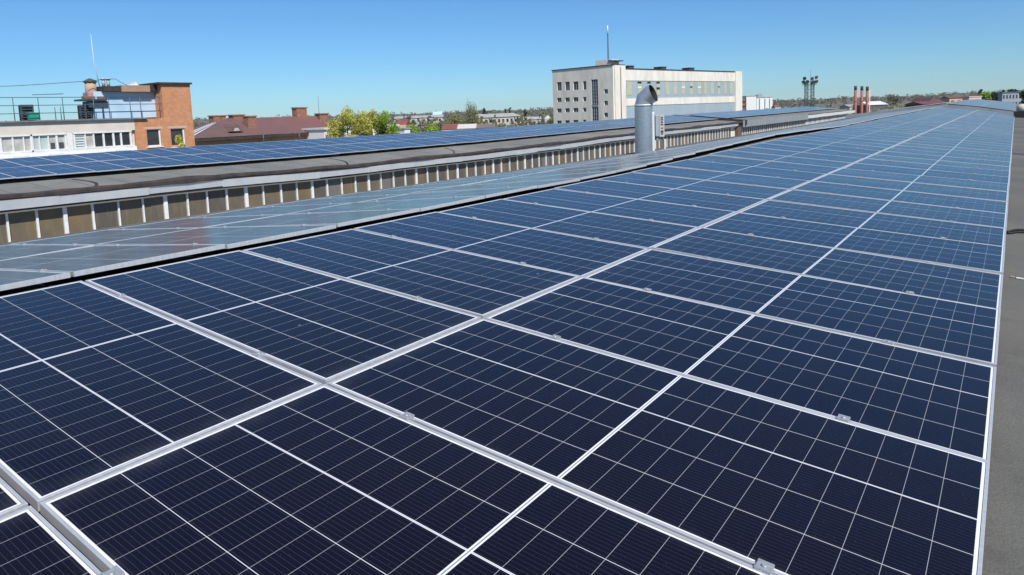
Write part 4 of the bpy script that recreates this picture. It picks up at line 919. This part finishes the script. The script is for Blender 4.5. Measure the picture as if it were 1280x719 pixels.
# end facade with real window recesses: strips between the openings
wn = []
def ewin(x0, x1, y0, y1): a = Eh(x0, (y0 + y1) / 2); b = Eh(x1, (y0 + y1) / 2); zt1 = Eh((x0 + x1) / 2, y0)[1]; zb1 = Eh((x0 + x1) / 2, y1)[1]; wn.append((min(a[0], b[0]), max(a[0], b[0]), zb1, zt1))
for (y0, y1) in ((207, 260), (304, 331), (370, 396), (444, 470)):
    for x0, x1 in ((80, 108), (130, 158), (180, 211), (240, 260)):
        sh = (x0 - 170) * -.035; ewin(x0, x1, y0 + sh, y1 + sh)
for (y0, y1) in ((254, 282), (326, 353), (399, 426)): ewin(370, 393, y0, y1)
m = MB(); prism(m, .5, sS, 0.003, wE, -10, zS); m.build('wall', M_BEIGE, tb)
rows_ = {}
zs = sorted(set([-10.0, zS] + [round(v, 2) for w_ in wn for v in w_[2:]]))
stair = (Eh(333, 300)[0], Eh(292, 300)[0], -9.0, Eh(312, 194)[1])
def punched(m, holes, c0, c1, z0, z1, s0, s1):      # wall slab s0..s1 thick with rectangular holes, as vertical strips
    xs_ = sorted(set([c0, c1] + [h_[0] for h_ in holes] + [h_[1] for h_ in holes]))
    for a, b in zip(xs_, xs_[1:]):
        if b - a < .01: continue
        hh = sorted([(h_[2], h_[3]) for h_ in holes if h_[0] <= a + .005 and h_[1] >= b - .005]); z = z0
        for q0, q1 in hh:
            if q0 > z: prism(m, s0, s1, a, b, z, q0)
            z = max(z, q1)
        if z < z1: prism(m, s0, s1, a, b, z, z1)
m = MB(); punched(m, wn + [stair], 0.003, wE, -10, zS, -.003, .5); m.build('wall', M_BEIGE, tb)
for a, b, z0, z1 in wn:
    f = MB(); mid = (a + b) / 2; prism(f, .22, .30, a, b, z0, z0 + .12); prism(f, .22, .30, mid - .06, mid + .06, z0 + .12, z1); prism(f, .22, .30, a, a + .09, z0 + .12, z1); prism(f, .22, .30, b - .09, b, z0 + .12, z1); prism(f, .22, .30, a + .09, mid - .06, z0 + (z1 - z0) * .62, z0 + (z1 - z0) * .62 + .08)
    fo = f.build('window', M_GREYB, tb); p = MB(); prism(p, .31, .34, a, b, z0, z1); p.build('pane', M_GLASSD, fo)
a, b, z0, z1 = stair
f = MB(); zz = z0
while zz < z1: prism(f, .15, .30, a, b, zz, zz + .10); zz += 1.1
for t_ in (0, .33, .66, .94): prism(f, .12, .29, a + (b - a) * t_, a + (b - a) * t_ + .12, z0, z1)
prism(f, .02, .28, a, b, Eh(312, 362)[1], Eh(312, 351)[1])
fo = f.build('stair_window', M_GREYB, tb); p = MB(); prism(p, .32, .36, a, b, z0, z1); p.build('pane', M_GLASSD, fo)
m = MB(); prism(m, -.2, sS + .1, -.15, wE + .15, zS + .003, zS + .28); m.build('roof', M_BITD, tb)
# long side
m = MB(); prism(m, .5, sS, -.35, 0, -10, zS - .003); m.build('pier', M_BEIGEW, tb)
m = MB(); prism(m, sEnd, sPier, -.5, 1, -10, LF(922, 89.3)[1]); m.build('pier', M_BEIGEW, tb)
m = MB(); prism(m, sS + .003, sEnd - .003, .25, wE * .8, -10, zL - .003); m.build('wall', M_BEIGE, tb)
m = MB(); prism(m, sS + .003, sEnd - .003, -.1, .247, zg1, zL); prism(m, sS + .003, sEnd - .003, -.1, .247, zw0, zg0); m.build('wall_band', M_BEIGEW, tb)
m = MB(); prism(m, sS + .003, sEnd - .003, .05, .245, zg0 + .003, zg1 - .003); prism(m, sS + .003, sEnd - .003, .05, .245, -10, zw0 - .003); m.build('cladding', M_PANELBLUE, tb)
m = MB(); prism(m, sS + .05, sPier + .2, -.3, wE * .8, zL + .003, zL + .25); m.build('roof', M_BITD, tb)
strips = ((510, 540), (576, 600), (636, 656), (692, 712), (749, 770), (799, 819), (847, 867), (895, 916), (945, 966), (984, 1001), (1027, 1046), (1068, 1083), (1107, 1123), (1144, 1161))
for i, (x0, x1) in enumerate(strips):
    s0 = LF(680 + x0 / 4.923, 110)[0]; s1 = LF(680 + x1 / 4.923, 110)[0]; hgt = zg1 - zg0
    f = MB(); prism(f, s0, s1, -.02, .03, zg0 + hgt * .17, zg1 - hgt * .04)
    fo = f.build('window', mat('yellow_glass_blocks', (.50, .50, .33), (.42, .43, .34), rough=.4, scale=.5) if i % 3 else M_FROST, tb)
    if i in (1, 2, 3, 7, 11):
        p = MB()
        if i in (1, 2, 3): prism(p, s0, s1, -.06, -.022, zg1 - hgt * .16, zg1 - hgt * .05)
        if i in (2, 3): prism(p, s0, s1, -.06, -.022, zg1 - hgt * .50, zg1 - hgt * .38)
        if i in (7, 11): prism(p, s0 + .3, s1 - .3, -.06, -.022, zg1 - hgt * .40, zg1 - hgt * .32)
        p.build('vent_sash', M_BLACK, fo)
    if i in (1, 8, 6): p = MB(); prism(p, s0, s1, -.06, -.022, zg1 - hgt * .42, zg1 - hgt * .33); p.build('repair_panel', M_WHITE, fo)
for x0, x1, yy, hh in ((553, 586, 134, 13), (755, 784, 147, 13), (927, 956, 156, 13)):
    s0 = LF(680 + x0 / 4.923, 85)[0]; s1 = LF(680 + x1 / 4.923, 85)[0]; m = MB(); prism(m, s0, s1, 2, 5, zL + .4, zL + 1.15); prism(m, s0 - .15, s1 + .15, 1.8, 5.2, zL + 1.15, zL + 1.3); m.build('roof_vent', M_DARKM, tb)
e0, z_ = Eh(300, 90); e1 = Eh(398, 90)[0]; m = MB(); prism(m, 1.2, 5, min(e0, e1), max(e0, e1), zS + .35, Eh(330, 76)[1]); m.build('penthouse', M_BEIGE, tb)
m = MB(); prism(m, 1.0, 5.2, min(e0, e1) - 1.6, min(e0, e1) + 1.0, Eh(380, 84)[1], Eh(380, 78)[1]); m.build('penthouse_tank', M_DARKM, tb)
m = MB(); s_, z_ = Eh(470, 110); m.tube([PC + uu * (sS * .55) - vv_ * -.5 * 0 - vv_ * 0 + vv_ * -.45 + Z * -10, PC + uu * (sS * .55) + vv_ * -.45 + Z * (zS - .5)], .16, 6); m.build('downpipe', mat('rusty_pipe', (.28, .2, .15), (.2, .13, .1), rough=.9), tb)
m = MB()
for dx in (0, .9, 1.8):
    b = PC + uu * .4 + vv_ * (dx + .3) + Z * zS; m.tube([b + Z * .3, b + Z * 1.6], .06, 4)
m.tube([PC + uu * .4 + vv_ * .3 + Z * (zS + 1.55), PC + uu * .4 + vv_ * 2.1 + Z * (zS + 1.55)], .05, 4); m.build('ladder_guard', M_DARKM, tb)
b = PC + uu * 3 + vv_ * Eh(357, 60)[0]; zt_ = EF(752.8, 31)[1]; zm = EF(752.8, 41)[1]; z0 = Eh(330, 76)[1]; ant = thing('antenna_mast', 'slim lattice mast with a white antenna tube atop the tall pale block', 'antenna mast', b + Z * z0)
m = MB()
for k in range(3):
    a = 2 * math.pi * k / 3; o = Vector((math.cos(a), math.sin(a), 0)) * .22; m.tube([b + o + Z * z0, b + o * .7 + Z * zm], .05, 4)
nz = 14
for i in range(nz):
    za, zb3 = z0 + (zm - z0) * i / nz, z0 + (zm - z0) * (i + 1) / nz
    for k in range(3):
        a, c = 2 * math.pi * k / 3, 2 * math.pi * (k + 1) / 3; m.tube([b + Vector((math.cos(a), math.sin(a), 0)) * .2 + Z * za, b + Vector((math.cos(c), math.sin(c), 0)) * .2 + Z * zb3], .03, 3)
m.build('lattice', M_DARKM, ant)
m = MB(); m.tube([b + Z * (zm - .3), b + Z * zt_], .17, 8); m.build('antenna_tube', M_WHITE, ant)

# ------------------------------------------------------------------ smaller buildings of the town
def house(name, label, cat, px0, px1, yt, depth, wallm, roofm, deep=9, zb=-10, gable=0.0, axis=None, windows=0, winm=None, rz=None, floors=1):
    """box house whose visible front spans px0..px1; the wall top is at yt; gable > 0 adds a pitched roof of that rise"""
    a, b = at(px0, yt, depth), at(px1, yt, depth * (1.0 if axis is None else axis)); z1 = (a.z + b.z) / 2
    A, B = Vector((a.x, a.y, 0)), Vector((b.x, b.y, 0)); ux = (B - A).normalized(); uy = Vector((-ux.y, ux.x, 0))
    if uy.dot(A - CAM) < 0: uy = -uy
    L = (B - A).length; t = thing(name, label, cat, A.lerp(B, .5) + uy * deep / 2 + Z * zb)
    P = lambda s, d, z: A + ux * s + uy * d + Z * z
    m = MB(); m.hexa([P(0, 0, zb), P(L, 0, zb), P(L, deep, zb), P(0, deep, zb)], [P(0, 0, z1), P(L, 0, z1), P(L, deep, z1), P(0, deep, z1)]); m.build('wall', wallm, t)
    m = MB(); o = min(.4, L * .04)
    if gable > 0:
        m.hexa([P(-o, -o, z1 + .003), P(L + o, -o, z1 + .003), P(L + o, deep + o, z1 + .003), P(-o, deep + o, z1 + .003)], [P(-o, deep * .5 - .1, z1 + gable), P(L + o, deep * .5 - .1, z1 + gable), P(L + o, deep * .5 + .1, z1 + gable), P(-o, deep * .5 + .1, z1 + gable)])
    elif gable < 0:                                  # gable end towards the viewer
        m.hexa([P(-o, -o, z1 + .003), P(L + o, -o, z1 + .003), P(L + o, deep + o, z1 + .003), P(-o, deep + o, z1 + .003)], [P(L / 2 - .1, -o, z1 - gable), P(L / 2 + .1, -o, z1 - gable), P(L / 2 + .1, deep + o, z1 - gable), P(L / 2 - .1, deep + o, z1 - gable)])
    else: m.hexa([P(-o, -o, z1 + .003), P(L + o, -o, z1 + .003), P(L + o, deep + o, z1 + .003), P(-o, deep + o, z1 + .003)], [P(-o, -o, z1 + .3), P(L + o, -o, z1 + .3), P(L + o, deep + o, z1 + .3), P(-o, deep + o, z1 + .3)])
    m.build('roof', roofm, t)
    if windows:
        for fl in range(floors):
            zt2_ = z1 - .9 - fl * 3.0
            for i in range(windows):
                s = L * (i + .5) / windows; ww = min(1.4, L / windows * .5); m = MB(); m.hexa([P(s - ww / 2, -.04, zt2_ - 1.5), P(s + ww / 2, -.04, zt2_ - 1.5), P(s + ww / 2, .05, zt2_ - 1.5), P(s - ww / 2, .05, zt2_ - 1.5)], [P(s - ww / 2, -.04, zt2_), P(s + ww / 2, -.04, zt2_), P(s + ww / 2, .05, zt2_), P(s - ww / 2, .05, zt2_)]); m.build('window', winm or M_GLASSD, t)
    return t, P, L, z1
M_STONE = mat('pale_town_render', (.55, .52, .46), (.45, .42, .37), rough=.85, scale=.3)
house('long_building', 'long pale two-storey building with a grey roof, left of the tall block', 'building', 599, 652, 146.3, 300, M_STONE, M_ASB, deep=12, gable=1.6, axis=1.06, windows=10, floors=2)
house('town_building', 'long whitish low building far behind the bright green shrubs', 'building', 493, 553, 147.5, 420, M_STONE, M_ASB, deep=12, gable=1.4, windows=9, floors=2)
house('town_building', 'small blue-white stepped building on the skyline left of the poplars', 'building', 541, 552, 143.5, 430, M_WHITE, M_BLUEW, deep=8, gable=2.0)
house('town_house', 'small grey house with a white gable left of the tall block', 'house', 681, 689, 148.5, 260, M_STONE, M_WHITE, deep=7, gable=-1.2, windows=1)
house('town_house', 'reddish small house right of the long pale building', 'house', 655, 676, 149.5, 300, M_STONE, M_ASB, deep=8, gable=1.2, windows=4)
house('town_house', 'red-roofed low house under the poplars, left of the pale shed roof', 'house', 553, 575, 161.5, 140, M_STONE, M_ROOFRED2, deep=7, gable=1.0)
house('shed', 'low shed with a pale sloping roof before the poplars', 'shed', 572, 594, 160.8, 128, M_STONE, mat('pale_roof_sheet', (.6, .57, .52), (.5, .48, .44), rough=.8), deep=7, gable=.8)
house('shed', 'low shed with a dark open front right of the pale shed roof', 'shed', 593, 618, 160.0, 130, M_DARKM, mat('dark_brown_sheet', (.14, .11, .09), (.2, .16, .14), rough=.8), deep=7, gable=.7)
house('town_house', 'orange-brown low house behind the bright green tree', 'house', 496, 508, 155.5, 200, M_PINK, M_ROOFRED2, deep=8, gable=1.4)
# white apartment blocks right of the works block
ap, P, L, z1 = house('apartment_block', 'white apartment block with brown balconies right of the tall works block', 'building', 933, 945.5, 120.3, 430, M_WHITE, M_ASB, deep=14)
for i in range(4):
    m = MB(); zz = z1 - 1.5 - i * 2.9; m.hexa([P(-3.2, .8, zz - 1.1), P(-.01, .8, zz - 1.1), P(-.01, 9, zz - 1.1), P(-3.2, 9, zz - 1.1)], [P(-3.2, .8, zz), P(-.01, .8, zz), P(-.01, 9, zz), P(-3.2, 9, zz)]); m.build('balcony', mat('brown_balcony', (.34, .14, .08), (.26, .11, .07), rough=.8), ap)
ap, P, L, z1 = house('apartment_block', 'white apartment block with stepped bays and a cluttered roof, farther right than the balconies', 'building', 946, 965, 121.8, 440, M_WHITE, M_ASB, deep=14)
for s in (2.5, 6.0, 9.0):
    m = MB(); m.hexa([P(s - .8, -.9, -10), P(s + .8, -.9, -10), P(s + .8, -.003, -10), P(s - .8, -.003, -10)], [P(s - .8, -.9, z1 - .6), P(s + .8, -.9, z1 - .6), P(s + .8, -.003, z1 - .6), P(s - .8, -.003, z1 - .6)]); m.build('bay', M_WHITE, ap)
m = MB(); m.hexa([P(1, 2, z1 + .31), P(4.5, 2, z1 + .31), P(4.5, 6, z1 + .31), P(1, 6, z1 + .31)], [P(1.3, 2, z1 + 1.8), P(4.0, 2, z1 + 2.4), P(4.0, 6, z1 + 2.4), P(1.3, 6, z1 + 1.8)]); m.build('roof_hut', M_GREYB, ap)
house('town_house', 'tiny red-roofed white house right of the apartment blocks', 'house', 969, 976, 134.3, 400, M_WHITE, M_ROOFRED2, deep=6, gable=1.4)
house('shed', 'shed with a broad white roof on the field right of the chimney pipes', 'shed', 1086, 1110, 131.0, 250, mat('dark_grey_wall', (.1, .1, .11), rough=.8), M_WHITE, deep=12, gable=1.3)
house('shed', 'small pale shed seen between the red chimney pipes', 'shed', 1062, 1086, 133.0, 260, M_STONE, M_ASB, deep=8, gable=.8)
house('town_house', 'white gabled house with dark red roof, left of the pink building', 'house', 1161, 1172, 127.0, 210, M_WHITE, M_ROOFRED, deep=9, gable=-1.3)
house('shed', 'long dark red shed roof in front of the white gabled house', 'shed', 1154, 1186, 129.8, 175, mat('maroon_wall', (.11, .045, .045), rough=.8), mat('maroon_sheet_roof', (.20, .065, .06), (.13, .05, .05), rough=.7), deep=8, gable=.7)
house('pink_building', 'pink rendered building with a brown roof left of the green trees', 'building', 1187, 1211, 122.3, 240, M_PINK, M_ROOFRED, deep=5, gable=.6, windows=3)
house('pink_building', 'lighter pink flat-topped building touching the green trees', 'building', 1211.5, 1227, 121.3, 235, mat('light_pink_render', (.68, .48, .38), (.6, .42, .33), rough=.85), M_STONE, deep=3.5, windows=3)
house('grey_building', 'grey-blue four-storey building among conifers near the right edge', 'building', 1253, 1277, 115.8, 280, M_GREYB, mat('slate_roof', (.12, .14, .17), rough=.7), deep=2.5, windows=6, floors=3)

# ------------------------------------------------------------------ red chimney pipes and floodlight tower
for i, (px, yt, nm) in enumerate(((1069.5, 107.5, 'leftmost'), (1077.5, 107.8, 'middle'), (1084.2, 108.2, 'rightmost'))):
    top = at(px, yt, 168); b = Vector((top.x, top.y, -10)); t = thing('chimney_pipe', nm + ' of three tall rust-red chimney pipes with black tops', 'chimney pipe', b, 'rust-red chimney pipes')
    m = MB(); P_ = [b]; 
    m.tube([b, b.lerp(top, .5), top - Z * 1.0], [.36, .34, .32], 14); m.build('shaft', M_RUSTRED, t)
    m = MB(); m.tube([top - Z * 1.0, top], .33, 14); m.build('sooty_top', mat('soot', (.045, .04, .045), (.09, .06, .06), rough=.9), t)
    for zz in (2, 5, 8, 11): m = MB(); m.tube([b + Z * (zz - .06), b + Z * (zz + .06)], .40, 14); m.build('flange', M_RUSTRED, t)
top = at(1087.3, 112, 169); m = MB(); m.tube([(top.x, top.y, -10), (top.x, top.y, top.z)], [.12, .08], 8); tag(m.build('pole', M_BEIGEW), 'thin pale pole right of the three chimney pipes', 'pole')
for px, yt, dp, lab in ((1163, 116, 230, 'thin dark pole above the white gabled house'), (1108.5, 117, 250, 'thin dark pole at the right end of the white roofed shed'), (1052, 122, 300, 'rust-brown pole among scrub left of the chimney pipes')):
    top = at(px, yt, dp); m = MB(); m.tube([(top.x, top.y, -10), (top.x, top.y, top.z)], [.14, .08], 6); tag(m.build('pole', M_DARKM if px != 1052 else M_RUSTRED), lab, 'pole')
def flood_tower():
    dp = 250; c0, c1 = at(1007.8, 106, dp), at(1015.8, 106, dp); zt_ = (c0.z + c1.z) / 2; mid = (c0 + c1) / 2; b = Vector((mid.x, mid.y, -10))
    t = thing('floodlight_tower', 'dark twin lattice floodlight tower above the far roof, left of the chimney pipes', 'floodlight tower', b)
    ux = (c1 - c0); ux.z = 0; L = ux.length; ux.normalize(); uy = Vector((-ux.y, ux.x, 0))
    for sgn in (-1, 1):
        cc = b + ux * sgn * L / 2; m = MB(); w_ = .42
        for a in (-1, 1):
            for d in (-1, 1): q = cc + ux * a * w_ + uy * d * w_; m.tube([q, q + Z * (zt_ + 10)], .11, 4)
        n = 16
        for i in range(n):
            z0, z1 = (zt_ + 10) * i / n, (zt_ + 10) * (i + 1) / n
            for d in (-1, 1):
                s = 1 if i % 2 else -1; m.tube([cc + ux * s * w_ + uy * d * w_ + Z * z0, cc - ux * s * w_ + uy * d * w_ + Z * z1], .05, 3); m.tube([cc + uy * s * w_ + ux * d * w_ + Z * z0, cc - uy * s * w_ + ux * d * w_ + Z * z1], .05, 3)
        m.build('lattice_leg', M_DARKM, t)
    m = MB()
    for i in range(5): zz = -10 + (zt_ + 10) * (.30 + .15 * i); m.box((b.x, b.y, zz), (L - .9, .12, .12), Matrix((ux, uy, Z)).transposed())
    for q in (-.3, .3): m.tube([b + ux * q + Z * 3, b + ux * q + Z * (zt_ + 10)], .06, 4)
    m.build('ladder', M_DARKM, t)
    rot = Matrix((ux, uy, Z)).transposed()
    m = MB(); m.box((b.x, b.y, zt_ + .05), (L + 2.6, 1.6, .16), rot)
    for sg in (-1, 1): q = b + ux * sg * L / 2; m.box((q.x, q.y, zt_ + .6), (1.1, 1.0, .9), rot)
    for zz in (.6, 1.1):
        for d in (-.8, .8): m.tube([b + ux * -(L / 2 + 1.2) + uy * d + Z * (zt_ + 10 + zz), b + ux * (L / 2 + 1.2) + uy * d + Z * (zt_ + 10 + zz)], .04, 4)
    m.build('platform', M_DARKM, t)
    for sx, zz, tl in ((-L / 2 - .9, 1.2, .5), (-L / 2 + .3, 1.3, .2), (L / 2 - .2, 1.1, -.2), (L / 2 + 1.0, 1.2, -.5), (-L / 2 - .6, 2.5, .4), (L / 2 - .6, 2.3, -.3), (L / 2 + .9, 2.7, -.5)):
        m = MB(); c = b + ux * sx + Z * (zt_ + 10 + zz); ax = (ux * (-tl) * 1.2 - uy * 1.0 - Z * .35).normalized(); m.tube([c, c + ax * .35, c + ax * .7], [.28, .58, .66], 10); m.tube([c - ax * .1 - Z * (zz - .1), c], .06, 4); m.build('floodlight', M_DARKM, t)
    m = MB(); m.tube([b + ux * .4 + Z * (zt_ + 10), b + ux * .4 + Z * (zt_ + 15.2)], .045, 4); m.build('lightning_rod', M_DARKM, t)
flood_tower()

# ------------------------------------------------------------------ the air between here and the hills
m = MB(); slab(m, -2700, 2700, -600, 3700, -13.5, 62)
hz = NB('haze_air'); pv = hz.n('ShaderNodeVolumePrincipled'); pv.inputs['Density'].default_value = 0.00007
pv.inputs['Color'].default_value = (0.86, 0.92, 1.0, 1); pv.inputs['Anisotropy'].default_value = 0.2
for l in list(hz.t.links): 
    if l.to_node.type == 'OUTPUT_MATERIAL': hz.t.links.remove(l)
hz.link(pv.outputs[0], hz.t.nodes['Material Output'].inputs['Volume'])
tag(m.build('haze', hz.m), None, None, kind='stuff')
